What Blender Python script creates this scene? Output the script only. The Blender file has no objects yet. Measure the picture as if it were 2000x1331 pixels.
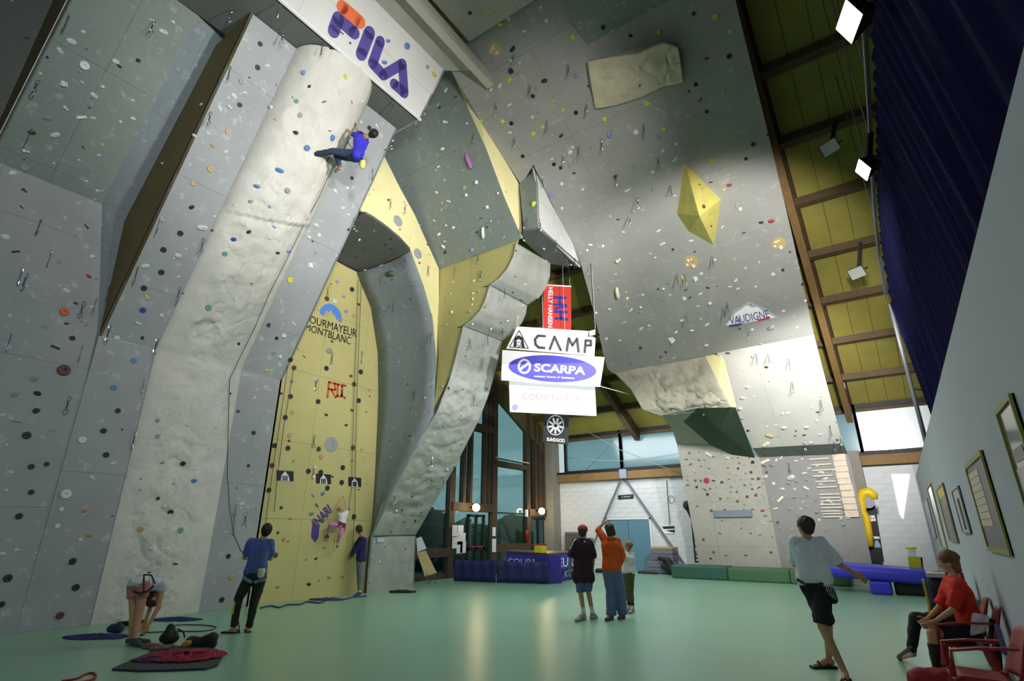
import bpy, bmesh, math, random
from mathutils import Vector, Matrix, noise
R = random.Random(7)
PI = math.pi
C = bpy.context.scene.collection
SC = bpy.context.scene

# ---------------------------------------------------------------- camera
F = 1040.0; W2, H2 = 1000.0, 665.5
TH = math.atan2(373.0, F); YAW = math.radians(34.56); EYE = 1.6
cam = bpy.data.cameras.new('camera'); co = bpy.data.objects.new('camera', cam); C.objects.link(co)
cam.sensor_width = 36; cam.lens = F*36/2000; cam.clip_start = .05; cam.clip_end = 300
co.location = (0, 0, EYE); co.rotation_euler = (PI/2+TH, 0, YAW); SC.camera = co

# ---------------------------------------------------------------- world, exposure, lamps
SC.view_settings.view_transform = 'Standard'; SC.view_settings.look = 'None'
SC.view_settings.gamma = 1; SC.view_settings.use_curve_mapping = False
SC.view_settings.exposure = 0.1
w = bpy.data.worlds.new('world'); SC.world = w; w.use_nodes = True
nt = w.node_tree; bg = nt.nodes['Background']
tc = nt.nodes.new('ShaderNodeTexCoord'); sp = nt.nodes.new('ShaderNodeSeparateXYZ'); cr = nt.nodes.new('ShaderNodeValToRGB')
nt.links.new(tc.outputs['Generated'], sp.inputs[0]); nt.links.new(sp.outputs['Z'], cr.inputs[0]); nt.links.new(cr.outputs[0], bg.inputs[0])
cr.color_ramp.elements[0].position = 0.0; cr.color_ramp.elements[0].color = (.30, .38, .39, 1)
cr.color_ramp.elements[1].position = .6; cr.color_ramp.elements[1].color = (.40, .50, .54, 1)
bg.inputs[1].default_value = 1.45

def spot(loc, aim, power, deg, blend=.6, size=.25, col=(1, .97, .92)):
    l = bpy.data.lights.new('floodlight_beam_or_added', 'SPOT'); l.energy = power; l.spot_size = math.radians(deg); l.spot_blend = blend  # floodlights in view and added unseen spots alike
    l.shadow_soft_size = size; l.color = col
    o = bpy.data.objects.new('floodlight_beam_or_added', l); C.objects.link(o); o.location = loc
    o.rotation_euler = (Vector(aim)-Vector(loc)).to_track_quat('-Z', 'Y').to_euler(); return o
def area(loc, aim, power, sx, sy, col=(1, 1, 1)):
    l = bpy.data.lights.new('hall_fill', 'AREA'); l.shape = 'RECTANGLE'; l.size = sx; l.size_y = sy; l.energy = power; l.color = col
    o = bpy.data.objects.new('hall_fill', l); C.objects.link(o); o.location = loc
    o.rotation_euler = (Vector(aim)-Vector(loc)).to_track_quat('-Z', 'Y').to_euler(); return o
LAMP1 = Vector((.44, 5.08, 6.32)); LAMP2 = Vector((.44, 8.08, 6.42))
COOL = (.93, .98, 1)
WARM = (1, .98, .95)
spot((.45, .6, 6.5), (-12.5, 3.4, 7.0), 1350, 80, .95, col=COOL)      # unseen spots added along the truss row to light the left walls, nearest first
spot((.45, .9, 6.5), (-10.0, 5.2, 10.0), 1500, 60, .9, col=WARM)  # unseen spot added to brighten the upper column
spot(LAMP1, (-9.0, 5.9, 10.4), 3200, 46, .9, col=WARM)                # upper floodlight in view: column and lettered box
spot(LAMP1, (-12.0, 10.0, 6.5), 1250, 70, .95, col=WARM)
spot(LAMP2, (-3.7, 16.6, 6.9), 3200, 80, .5, col=WARM)                # lower floodlight in view: the great overhang
spot(LAMP2, (-8.8, 11.2, 8.0), 2900, 64, .85, col=WARM)
spot((.3, 13.2, 5.7), (-2.3, 20.6, 5.4), 2500, 66, .8, col=WARM)      # next ones of the row, by the pole
spot((.3, 13.0, 5.6), (0.2, 20.5, 7.2), 420, 60, .8, col=WARM)  # extra beam added to brighten the lower ceiling boards
spot(LAMP1, (-6.6, 12.9, 4.9), 1150, 24, .7)                          # extra narrow beam added to brighten the hanging banners
spot((.4, 3.0, 6.5), (-7.0, 11.0, 10.6), 2100, 46, .95, col=WARM)  # unseen spot added to brighten the left side of the overhang
area((-6.0, 12.5, 6.2), (-6.0, 12.5, 0), 330, 6, 7, (.92, 1, .98))  # unseen overhead fill added to brighten the floor
area((-9.5, 20.5, 5.6), (-9.0, 23.6, 1.5), 150, 4, 1.5, (.96, .98, 1))  # unseen fill added in front of the back wall
area((-4, -4.5, 5.5), (-8, 6, 3), 60, 4, 3, (.86, .93, 1))  # weak cool fill added behind the camera, no fixture there

# ---------------------------------------------------------------- pixel rays (2000x1331 frame) onto real planes
CT, ST = math.cos(TH), math.sin(TH); CY, SY = math.cos(YAW), math.sin(YAW)
ORG = Vector((0, 0, EYE))
def ray(px, py):
    x = px-W2; v = H2-py
    y = F*CT - v*ST; z = F*ST + v*CT
    return Vector((CY*x - SY*y, SY*x + CY*y, z))
def atX(px, py, X): d = ray(px, py); return ORG + d*(X/d.x)
def atY(px, py, Y): d = ray(px, py); return ORG + d*(Y/d.y)
def atZ(px, py, Z): d = ray(px, py); return ORG + d*((Z-EYE)/d.z)
def atD(px, py, D):                                   # D: distance along the floor in the viewing direction
    d = ray(px, py); f = -SY*d.x + CY*d.y; return ORG + d*(D/f)
def atP(px, py, pl):
    p0, n = pl; d = ray(px, py); return ORG + d*((p0-ORG).dot(n)/d.dot(n))
def plane3(a, b, c):
    a, b, c = Vector(a), Vector(b), Vector(c); n = (b-a).cross(c-a).normalized()
    if n.dot(ORG-a) < 0: n = -n
    return (a, n)
def hall(D, x): return Vector((CY*x - SY*D, SY*x + CY*D, 0))
VIEW = Vector((-SY, CY, 0)); RIGHT = Vector((CY, SY, 0)); UP = Vector((0, 0, 1))

# ---------------------------------------------------------------- materials
MATS = {}
def s2l(c):
    return tuple(((v/255)/12.92 if v/255 <= .04045 else ((v/255+.055)/1.055)**2.4) for v in c)
def mat(name, rgb, rough=.6, metal=0, var=0, scale=3, bump=0, bscale=20, spec=.5, smudge=0, emit=0, var2=None, coat=0):
    if name in MATS: return MATS[name]
    m = bpy.data.materials.new(name); m.use_nodes = True; n = m.node_tree; b = n.nodes['Principled BSDF']
    col = s2l(rgb)+(1,)
    b.inputs['Base Color'].default_value = col; b.inputs['Roughness'].default_value = rough; b.inputs['Metallic'].default_value = metal
    b.inputs['Specular IOR Level'].default_value = spec
    if coat: b.inputs['Coat Weight'].default_value = coat; b.inputs['Coat Roughness'].default_value = .15
    if emit:
        b.inputs['Emission Color'].default_value = col; b.inputs['Emission Strength'].default_value = emit
    if var or bump or smudge:
        t = n.nodes.new('ShaderNodeTexCoord')
    if var:
        nz = n.nodes.new('ShaderNodeTexNoise'); nz.inputs['Scale'].default_value = scale; nz.inputs['Detail'].default_value = 5
        n.links.new(t.outputs['Object'], nz.inputs['Vector'])
        mr = n.nodes.new('ShaderNodeMapRange'); mr.inputs[1].default_value = .3; mr.inputs[2].default_value = .7
        mr.inputs[3].default_value = 1-var; mr.inputs[4].default_value = 1+var
        n.links.new(nz.outputs[0], mr.inputs[0])
        mx = n.nodes.new('ShaderNodeVectorMath'); mx.operation = 'SCALE'; mx.inputs[0].default_value = col[:3]
        n.links.new(mr.outputs[0], mx.inputs['Scale']); last = mx.outputs[0]
        if smudge:
            vz = n.nodes.new('ShaderNodeTexNoise'); vz.inputs['Scale'].default_value = 4.5; vz.inputs['Detail'].default_value = 6; vz.inputs['Roughness'].default_value = .65
            n.links.new(t.outputs['Object'], vz.inputs['Vector'])
            r2 = n.nodes.new('ShaderNodeMapRange'); r2.inputs[1].default_value = .58; r2.inputs[2].default_value = .70; r2.inputs[4].default_value = smudge
            n.links.new(vz.outputs[0], r2.inputs[0])
            mm = n.nodes.new('ShaderNodeMix'); mm.data_type = 'RGBA'; mm.inputs[7].default_value = (.75, .76, .8, 1)
            n.links.new(r2.outputs[0], mm.inputs[0]); n.links.new(last, mm.inputs[6]); last = mm.outputs[2]
        n.links.new(last, b.inputs['Base Color'])
    if bump:
        nb = n.nodes.new('ShaderNodeTexNoise'); nb.inputs['Scale'].default_value = bscale; nb.inputs['Detail'].default_value = 4
        n.links.new(t.outputs['Object'], nb.inputs['Vector'])
        bb = n.nodes.new('ShaderNodeBump'); bb.inputs['Strength'].default_value = bump; bb.inputs['Distance'].default_value = .02
        n.links.new(nb.outputs[0], bb.inputs['Height']); n.links.new(bb.outputs[0], b.inputs['Normal'])
    MATS[name] = m; return m
def glass_mat(name, tint, rough=.05, frost=0.0):
    if name in MATS: return MATS[name]
    m = bpy.data.materials.new(name); m.use_nodes = True; n = m.node_tree; n.nodes.clear()
    o = n.nodes.new('ShaderNodeOutputMaterial'); tr = n.nodes.new('ShaderNodeBsdfTransparent'); gl = n.nodes.new('ShaderNodeBsdfGlossy')
    tl = n.nodes.new('ShaderNodeBsdfTranslucent')
    tr.inputs[0].default_value = s2l(tint)+(1,); tl.inputs[0].default_value = s2l(tint)+(1,); gl.inputs['Roughness'].default_value = rough
    a = n.nodes.new('ShaderNodeMixShader'); a.inputs[0].default_value = frost
    b = n.nodes.new('ShaderNodeMixShader'); fr = n.nodes.new('ShaderNodeFresnel'); fr.inputs[0].default_value = 1.5
    n.links.new(tr.outputs[0], a.inputs[1]); n.links.new(tl.outputs[0], a.inputs[2])
    n.links.new(fr.outputs[0], b.inputs[0]) if False else setattr(b.inputs[0], 'default_value', .07); n.links.new(a.outputs[0], b.inputs[1]); n.links.new(gl.outputs[0], b.inputs[2])
    n.links.new(b.outputs[0], o.inputs[0]); MATS[name] = m; return m

# ---------------------------------------------------------------- mesh helpers
def link(name, me, m=None, parent=None):
    o = bpy.data.objects.new(name, me); C.objects.link(o)
    if m is not None and not me.materials: me.materials.append(m)
    if parent is not None: o.parent = parent; o.matrix_parent_inverse = Matrix.Translation(-parent.location) if parent.location.length else Matrix()
    return o
def tag(o, label=None, cat=None, group=None, kind=None):
    if label: o['label'] = label
    if cat: o['category'] = cat
    if group: o['group'] = group
    if kind: o['kind'] = kind
    return o
def thing(name, label, cat, loc=(0, 0, 0), group=None):
    o = bpy.data.objects.new(name, None); C.objects.link(o); o.location = loc; o.empty_display_size = .1
    return tag(o, label, cat, group)
class MB:
    def __init__(s): s.v = []; s.f = []
    def add(s, vs, fs):
        k = len(s.v); s.v += [tuple(v) for v in vs]; s.f += [tuple(i+k for i in f) for f in fs]; return s
    def prism(s, pts, off):
        n = len(pts); off = Vector(off); a = [Vector(p) for p in pts]; b = [p+off for p in a]
        nn = Vector((0, 0, 0))
        for i in range(n): nn += a[i].cross(a[(i+1) % n])
        fl = nn.dot(off) > 0                                   # front ring must look away from off
        fs = [tuple(range(n)), tuple(range(2*n-1, n-1, -1))] + [(i, i+n, (i+1) % n+n, (i+1) % n) for i in range(n)]
        if fl: fs = [f[::-1] for f in fs]
        return s.add(a+b, fs)
    def box(s, c, sx, sy, sz, rot=None):
        c = Vector(c); vs = []
        for z in (-.5, .5):
            for y in (-.5, .5):
                for x in (-.5, .5):
                    p = Vector((x*sx, y*sy, z*sz)); vs.append(c + (rot @ p if rot else p))
        return s.add(vs, [(0, 2, 3, 1), (4, 5, 7, 6), (0, 1, 5, 4), (2, 6, 7, 3), (0, 4, 6, 2), (1, 3, 7, 5)])
    def bb(s, x0, x1, y0, y1, z0, z1): return s.box(((x0+x1)/2, (y0+y1)/2, (z0+z1)/2), abs(x1-x0), abs(y1-y0), abs(z1-z0))
    def beam(s, a, b, w, h, up=UP):
        a, b = Vector(a), Vector(b); d = (b-a).normalized(); r = d.cross(up)
        if r.length < 1e-4: r = d.cross(Vector((0, 1, 0)))
        r.normalize(); u = r.cross(d)
        q = [r*(-w/2)+u*(-h/2), r*(w/2)+u*(-h/2), r*(w/2)+u*(h/2), r*(-w/2)+u*(h/2)]
        return s.add([a+k for k in q]+[b+k for k in q], [(0, 3, 2, 1), (4, 5, 6, 7), (0, 1, 5, 4), (1, 2, 6, 5), (2, 3, 7, 6), (3, 0, 4, 7)])
    def tube(s, pts, r, n=6, cap=True):
        pts = [Vector(p) for p in pts]; rs = r if isinstance(r, (list, tuple)) else [r]*len(pts)
        rings = []; ref = None
        for i, p in enumerate(pts):
            d = (pts[min(i+1, len(pts)-1)]-pts[max(i-1, 0)])
            if d.length < 1e-9: d = Vector((0, 0, 1))
            d.normalize()
            if ref is None: ref = d.cross(UP) if abs(d.z) < .95 else d.cross(Vector((1, 0, 0)))
            ref = (ref - d*ref.dot(d)); ref.normalize(); q = d.cross(ref)
            rings.append([p + (ref*math.cos(2*PI*k/n) + q*math.sin(2*PI*k/n))*rs[i] for k in range(n)])
        vs = [v for rg in rings for v in rg]; fs = []
        for i in range(len(rings)-1):
            for k in range(n): fs.append((i*n+k, i*n+(k+1) % n, (i+1)*n+(k+1) % n, (i+1)*n+k))
        if cap: fs += [tuple(range(n-1, -1, -1)), tuple((len(rings)-1)*n+k for k in range(n))]
        return s.add(vs, fs)
    def capsule(s, a, ra, b, rb, n=10, flat=False):
        a, b = Vector(a), Vector(b); d = b-a; L = d.length
        if L < 1e-6: d = Vector((0, 0, 1))
        else: d = d/L
        pts = []; rs = []
        for t in (-1, -.87, -.5, 0):
            pts.append(a + d*ra*t); rs.append(max(ra*math.sqrt(max(0, 1-t*t)), ra*.03))
        if flat: return s.tube(pts + [b], rs + [rb], n)
        for t in (.001, .5, .87, 1):
            pts.append(b + d*rb*t); rs.append(max(rb*math.sqrt(max(0, 1-t*t)), rb*.03))
        return s.tube(pts, rs, n)
    def ellipsoid(s, c, rx, ry, rz, rot=None, nu=12, nv=8):
        vs = []; fs = []; c = Vector(c)
        for j in range(1, nv):
            ph = PI*j/nv
            for i in range(nu):
                p = Vector((rx*math.sin(ph)*math.cos(2*PI*i/nu), ry*math.sin(ph)*math.sin(2*PI*i/nu), rz*math.cos(ph)))
                vs.append(c + (rot @ p if rot else p))
        t = Vector((0, 0, rz)); top = len(vs); vs += [c+(rot @ t if rot else t), c-(rot @ t if rot else t)]
        for j in range(nv-2):
            for i in range(nu): fs.append((j*nu+i, (j+1)*nu+i, (j+1)*nu+(i+1) % nu, j*nu+(i+1) % nu))
        for i in range(nu): fs.append((top, i, (i+1) % nu)); fs.append((top+1, (nv-2)*nu+(i+1) % nu, (nv-2)*nu+i))
        return s.add(vs, fs)
    def disc(s, c, nrm, r, n=16):
        c = Vector(c); q = Vector(nrm).to_track_quat('Z', 'Y').to_matrix()
        return s.add([c+q @ Vector((r*math.cos(2*PI*k/n), r*math.sin(2*PI*k/n), 0)) for k in range(n)], [tuple(range(n))])
    def mesh(s, name='mesh'):
        me = bpy.data.meshes.new(name); me.from_pydata(s.v, [], s.f); me.update(); return me
    def build(s, name, m, parent=None, smooth=False):
        me = s.mesh(name)
        if smooth: me.shade_smooth()
        return link(name, me, m, parent)
def struct(name, mb, m, parent=None):
    o = mb.build(name, m, parent)
    if parent is None: o['kind'] = 'structure'
    return o
def box3(name, m, x0, x1, y0, y1, z0, z1, parent=None): return MB().bb(x0, x1, y0, y1, z0, z1).build(name, m, parent)

def clip2(poly, a, b, c):                                    # keep a*x+b*y<=c
    out = []
    for i in range(len(poly)):
        p, q = poly[i], poly[(i+1) % len(poly)]
        dp = a*p[0]+b*p[1]-c; dq = a*q[0]+b*q[1]-c
        if dp <= 0: out.append(p)
        if (dp < 0) != (dq < 0) and abs(dp-dq) > 1e-12:
            t = dp/(dp-dq); out.append((p[0]+(q[0]-p[0])*t, p[1]+(q[1]-p[1])*t))
    return out
FACETS = []
def facet(root, pts, m, step=(2.4, 2.0), gap=.004, th=.05, name='wall_panel', along=None, off=(0, 0), reg=None, curvep=False):
    """a planar climbing surface cut into bolted panels over a backing sheet"""
    pts = [Vector(p) for p in pts]
    n = Vector((0, 0, 0))
    for i in range(len(pts)): n += (pts[i]-pts[0]).cross(pts[(i+1) % len(pts)]-pts[0])
    n.normalize(); cen = sum(pts, Vector())/len(pts)
    if n.dot(ORG-cen) < 0: n = -n
    e1 = Vector(along) if along else (Vector((0, 1, 0)) if abs(n.y) < .8 else Vector((1, 0, 0))); e1 = (e1-n*e1.dot(n)).normalized(); e2 = n.cross(e1)
    if e2.z < 0: e2 = -e2
    P = [((p-cen).dot(e1), (p-cen).dot(e2)) for p in pts]
    xs = [p[0] for p in P]; ys = [p[1] for p in P]
    back = MB().prism([p - n*th*.6 for p in pts], -n*.04); b = back.build('backing', MATS['seam'], root)
    i0 = math.floor((min(xs)-off[0])/step[0]); i1 = math.ceil((max(xs)-off[0])/step[0])
    j0 = math.floor((min(ys)-off[1])/step[1]); j1 = math.ceil((max(ys)-off[1])/step[1])
    g = gap/2
    for i in range(i0, i1):
        for j in range(j0, j1):
            q = clip2(P, -1, 0, -(i*step[0]+off[0]+g))
            if len(q) > 2: q = clip2(q, 1, 0, (i+1)*step[0]+off[0]-g)
            if len(q) > 2: q = clip2(q, 0, -1, -(j*step[1]+off[1]+g))
            if len(q) > 2: q = clip2(q, 0, 1, (j+1)*step[1]+off[1]-g)
            if len(q) < 3: continue
            ar = abs(sum(q[k][0]*q[(k+1) % len(q)][1]-q[(k+1) % len(q)][0]*q[k][1] for k in range(len(q))))/2
            if ar < .004: continue
            MB().prism([cen+e1*x+e2*y for x, y in q], -n*th).build(name, m, root)
    pl = (cen, n)
    fc = dict(root=root, cen=cen, n=n, e1=e1, e2=e2, P=P, pl=pl)
    if reg: fc['reg'] = reg
    FACETS.append(fc); return fc
def inpoly(P, x, y):
    c = False; j = len(P)-1
    for i in range(len(P)):
        if (P[i][1] > y) != (P[j][1] > y) and x < (P[j][0]-P[i][0])*(y-P[i][1])/(P[j][1]-P[i][1])+P[i][0]: c = not c
        j = i
    return c
# ================================================================ materials
mat('seam', (104, 108, 108), .9)
GREY = mat('wall_grey', (152, 156, 157), .75, var=.06, scale=1.3, smudge=.35, bump=.12, bscale=120)
GREYB = mat('wall_blue_grey', (126, 138, 142), .75, var=.06, scale=1.3, smudge=.2, bump=.12, bscale=120)
GREYG = mat('wall_green_grey', (122, 132, 126), .75, var=.06, scale=1.1, smudge=.2, bump=.12, bscale=120)
GREYW = mat('wall_warm_grey', (152, 151, 146), .75, var=.06, scale=1.3, smudge=.22, bump=.12, bscale=120)
BEIGE = mat('wall_beige', (172, 168, 158), .8, var=.06, scale=1.5, smudge=.2, bump=.15, bscale=120)
CREAM = mat('rock_cream', (202, 200, 191), .85, var=.08, scale=2.5, bump=.5, bscale=18)
ROCK = mat('rock_grey', (160, 162, 154), .85, var=.12, scale=3, bump=.6, bscale=14)
YEL = mat('wall_yellow', (192, 183, 122), .75, var=.05, scale=1.2, bump=.1, bscale=120)
YELB = mat('wall_pale_yellow', (224, 216, 160), .75, var=.05, scale=1.2, bump=.1, bscale=120)
KHAKI = mat('wall_khaki', (178, 172, 112), .75, var=.05, scale=1.2, bump=.1, bscale=120)
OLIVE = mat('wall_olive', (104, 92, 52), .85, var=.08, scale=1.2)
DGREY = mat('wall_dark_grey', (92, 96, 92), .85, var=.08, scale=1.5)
UNDERSHADE = mat('underside_shade', (62, 82, 66), .85, var=.06, scale=2)  # shade of the wedge underside put into the colour
FLOORM = mat('floor_green', (138, 182, 154), .3, var=.035, scale=.6, spec=.5)
WOOD = mat('beam_wood', (88, 70, 46), .75, var=.15, scale=4)
WOODL = mat('beam_wood_light', (134, 104, 60), .7, var=.12, scale=4)
DWOOD = mat('frame_brown', (74, 56, 42), .65, var=.1, scale=5)
PLY = mat('ceiling_ply', (146, 136, 62), .75, var=.1, scale=2)
WHITEW = mat('wall_white', (176, 183, 192), .8, var=.02, scale=1)
BRICKM = mat('block_white', (214, 218, 220), .75, var=.05, scale=4)
CONC = mat('concrete', (138, 134, 126), .85, var=.08, scale=3)
BLACK = mat('black', (18, 18, 20), .6)
CHROME = mat('chrome', (190, 190, 195), .25, 1)
STEEL = mat('steel_grey', (120, 124, 128), .4, .7)
WHITE = mat('white', (235, 236, 238), .5)

# ================================================================ room
BY = 23.6; LX = -13.9; RX = .75
def roofz(y): return 6.05 + .5*(BY-y)
struct('floor', MB().bb(-14.3, 4.5, -6, BY+.4, -.2, 0), FLOORM)
# roof: plywood bays between purlins
PURL = []
RN = Vector((0, -.5, -1)).normalized()
rp = (Vector((0, BY, roofz(BY))), Vector((0, .5, 1)).normalized())
for px, py in ((1499.5, 133), (1534, 269.5), (1568, 388), (1587, 488), (1610, 584), (1631, 660), (1646, 731), (1664, 797)):
    PURL.append(atP(px, py, rp).y)
st = (PURL[-1]-PURL[0])/7
PURL = [PURL[-1]-st*k for k in range(0, 17)][::-1]
ceil = MB().prism([(-15, -6, roofz(-6)+.12), (4.5, -6, roofz(-6)+.12), (4.5, BY+.5, roofz(BY+.5)+.12), (-15, BY+.5, roofz(BY+.5)+.12)], (0, 0, .2)).build('ceiling', DWOOD)
ceil['kind'] = 'structure'
for k in range(len(PURL)-1):
    a, b = PURL[k], PURL[k+1]
    xs = [-14.6+1.22*i for i in range(16)]
    for x0, x1 in ((-14.6, -9.7), (-9.7, -4.8), (-4.8, -.72)):
        MB().prism([(x0+.01, a, roofz(a)), (x1-.01, a, roofz(a)), (x1-.01, b, roofz(b)), (x0+.01, b, roofz(b))], (0, 0, .03)).build('ceiling_board', PLY, ceil)
    n = 9; w_ = (4.4+.62)/n
    for i in range(n):                                        # visible strip on the right: single boards
        x0 = -.62+w_*i
        MB().prism([(x0+.006, a, roofz(a)), (x0+w_-.006, a, roofz(a)), (x0+w_-.006, b, roofz(b)), (x0+.006, b, roofz(b))], (0, 0, .03)).build('ceiling_board', PLY, ceil)
for y in PURL:
    z = roofz(y)
    MB().beam((-14.6, y, z-.09), (4.4, y, z-.09), .26, .22).build('purlin', WOOD, ceil)
# rafters running down the slope
ra = MB()
for x in (-.80,): 
    MB().beam((x, -5, roofz(-5)-.34), (x, BY, roofz(BY)-.34), .20, .62).build('rafter', WOODL, ceil)
for x in (-14.0, -9.2, -6.0):
    MB().beam((x, -5, roofz(-5)-.30), (x, BY, roofz(BY)-.30), .22, .5).build('rafter', WOOD, ceil)
p = atX(1643, 752, -.8); 
MB().box((-.8, p.y, p.z), .24, .5, .34).build('beam_bracket', mat('bracket', (200, 200, 196), .5), ceil)

# right wall with its low parapet, back wall of painted blocks
wr = struct('wall_right', MB().bb(RX, RX+.22, -6, BY, 0, 3.37), WHITEW)
wrb = struct('wall_rear', MB().bb(-15, 4.5, -6.2, -6, 0, 20), WHITEW)
wro = struct('wall_right_outer', MB().bb(4.5, 4.7, -6, BY+.4, 0, 21), DWOOD)
struct('trim_1', MB().bb(RX+.22, 4.5, -6, BY, 3.0, 3.15), CONC)     # mezzanine floor behind the parapet
wb = struct('wall_back', MB().bb(-15, 4.5, BY+.012, BY+.3, 0, 3.95), mat('mortar', (188, 194, 198), .9))
bw, bh = .6, .2
bm0 = MB().box((0, 0, 0), bw-.008, .09, bh-.006).mesh('brick'); bm0.materials.append(BRICKM)
def bricks(x0, x1, z0, z1, skip=None, root=wb):
    cnt = 0; r = 0; z = z0
    while z < z1-.05:
        x = x0 + (0 if r % 2 == 0 else -bw/2)
        while x < x1-.05:
            xa, xb = max(x, x0), min(x+bw, x1)
            if xb-xa > .06 and not (skip and skip(xa, xb, z)):
                if abs(xb-xa-bw) < .01 and z+bh <= z1+.01:
                    o = bpy.data.objects.new('brick', bm0); C.objects.link(o); o.parent = root
                    o.location = ((xa+xb)/2, BY+.045+R.uniform(-.004, .004), z+bh/2)
                else:
                    MB().box(((xa+xb)/2, BY+.045, (z+min(z+bh, z1))/2), xb-xa-.008, .09, min(bh, z1-z)-.006).build('brick', BRICKM, root)
                cnt += 1
            x += bw
        z += bh; r += 1
    return cnt
DX0, DX1 = atY(1187, 1060, BY).x, atY(1274, 1060, BY).x
n1 = bricks(-13.6, DX0-.02, .6, 2.2) + bricks(DX1+.02, -6.0, .6, 2.2) + bricks(-13.6, -6.0, 2.2, 3.85)
n2 = bricks(-.75, RX, .6, 3.85)
print('bricks', n1, n2)
MB().bb(-13.6, DX0, BY, BY+.09, 0, .6).build('plinth', BRICKM, wb); MB().bb(DX1, RX, BY, BY+.09, 0, .6).build('plinth', BRICKM, wb)
for z in (.2, .4): MB().bb(-13.6, DX0, BY-.002, BY, z-.006, z+.004).build('joint', MATS['seam'], wb)
d1 = struct('door_1', MB().bb(DX0+.05, DX1-.05, BY-.02, BY+.08, 0, 2.1), mat('door_blue', (96, 136, 156), .5, var=.04, scale=2))
MB().bb(DX0-.02, DX0+.05, BY-.05, BY+.1, 0, 2.16).build('door_frame', WHITE, d1)
MB().bb(DX1-.05, DX1+.02, BY-.05, BY+.1, 0, 2.16).build('door_frame', WHITE, d1)
MB().bb(DX0-.02, DX1+.02, BY-.05, BY+.1, 2.1, 2.16).build('door_frame', WHITE, d1)
MB().bb((DX0+DX1)/2-.006, (DX0+DX1)/2+.006, BY-.03, BY, .02, 2.08).build('door_gap', BLACK, d1)
MB().bb((DX0+DX1)/2+.05, (DX0+DX1)/2+.09, BY-.06, BY-.02, 1.0, 1.15).build('door_handle', CHROME, d1)
# beam under the clerestory and the clerestory windows
bt = struct('trim_2', MB().bb(-14.3, 4.4, BY-.25, BY+.25, 3.85, 4.2), WOODL)
MB().bb(-14.3, 4.4, BY-.27, BY-.2, 4.2, 4.3).build('dark_rail', BLACK, bt)
PANE = glass_mat('frosted_pane', (205, 225, 228), .15, .35); CLEAR = glass_mat('clear_pane', (190, 215, 215), .03, 0)
wx = [atY(1105, 890, BY).x, atY(1213, 880, BY).x, atY(1330, 870, BY).x]
xs = [wx[0], wx[1], wx[2], wx[2]+2.9, -.62, 2.4, 4.4]; xs = [wx[0], wx[1], wx[2]+.6, -.62, RX+1.3, 4.4]
PANER = mat('opal_pane', (226, 232, 236), .12, emit=.30, spec=.6)
for i in range(len(xs)-1):
    x0, x1 = xs[i], xs[i+1]
    wn = struct('window_%d' % (i+1), MB().bb(x0-.05, x0+.05, BY-.1, BY+.12, 4.3, roofz(BY)+.05), BLACK)
    MB().bb(x1-.05, x1+.05, BY-.1, BY+.12, 4.3, roofz(BY)+.05).build('window_frame', BLACK, wn)
    MB().bb(x0+.05, x1-.05, BY-.1, BY+.12, 4.28, 4.36).build('window_frame', BLACK, wn)
    MB().bb(x0+.05, x1-.05, BY-.1, BY+.12, roofz(BY)-.12, roofz(BY)+.05).build('window_frame', BLACK, wn)
    MB().bb(x0+.05, x1-.05, BY, BY+.03, 4.36, roofz(BY)-.12).build('pane', PANER if i >= 3 else PANE, wn)
# lamp-lit wall patch beside the parapet, its light put in as a glowing panel
lit_patch = struct('window_6', MB().prism([atY(*p, BY-.01) for p in ((1741, 927), (1777, 927), (1764, 1015), (1757, 1005))], (0, .03, 0)), mat('lit_wall_glow', (250, 252, 255), .3, emit=1.1))  # no window: glowing panel standing in for the lamp-lit wall
# left-hand facade of brown posts and glass (x = LX)
fac = struct('wall_left', MB().bb(LX-.1, LX+.08, 12.9, 22.9, 0, .16), DWOOD)
def fx(px, py): return atX(px, py, LX)
def zr(y): return roofz(y)
ycol = [fx(p, 1060).y for p in (826, 883, 908, 962, 1036, 1083)]
ycol = [12.9] + [y for y in ycol if y > 13.1]
def post(y, w=.24, z1=None, d=.22, z0=0): MB().bb(LX-d/2, LX+d/2, y-w/2, y+w/2, z0, z1 or zr(y)-.1).build('post', DWOOD, fac)
print('ycol', [round(y, 2) for y in ycol])
BANDT = 1.35
for y in (ycol[0], ): post(y)
YP = {k: fx(v, 1050).y for k, v in dict(a=877, b=890, c=962, d=1030, e=1082, g=958).items()}
post(YP['a'], .3); post(YP['c'], .34); post(YP['d'], .3); post(YP['e'], .3); 
for q in (905, 918, 930, 946, 953): 
    if q != 930: post(fx(q, 900).y, .14, z0=fx(930, 985).z)
for q in (1042, 1050, 1058, 1067, 1074): post(fx(q, 900).y, .12, z0=fx(1050, 1000).z, d=.3)
zl = fx(925, 992).z; print('lintel', zl)
def rail(y0, y1, z, h, d=.2, m=DWOOD, n='rail'): MB().bb(LX-d/2, LX+d/2, y0, y1, z-h/2, z+h/2).build(n, m, fac)
rail(YP['a'], YP['c'], zl, .32, .3); rail(YP['d'], YP['e'], fx(1057, 1003).z, .3, .3)
rail(13, YP['a'], fx(860, 1080).z, .3, .3); rail(YP['c'], YP['d'], fx(1000, 1070).z, .3, .3)
rail(13, YP['a'], fx(850, 998).z, .06, .12, BLACK); rail(YP['c'], YP['d'], fx(990, 1003).z, .06, .12, BLACK)
rail(YP['c'], YP['d'], fx(996, 910).z, .22, .3); rail(YP['c'], YP['d'], fx(996, 906).z+.14, .03, .32, WHITE)
rail(YP['a'], YP['c'], fx(930, 835).z, .3, .3)
rail(12.9, 22.9, zr(20)-.3+0, .0001, .01)
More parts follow.
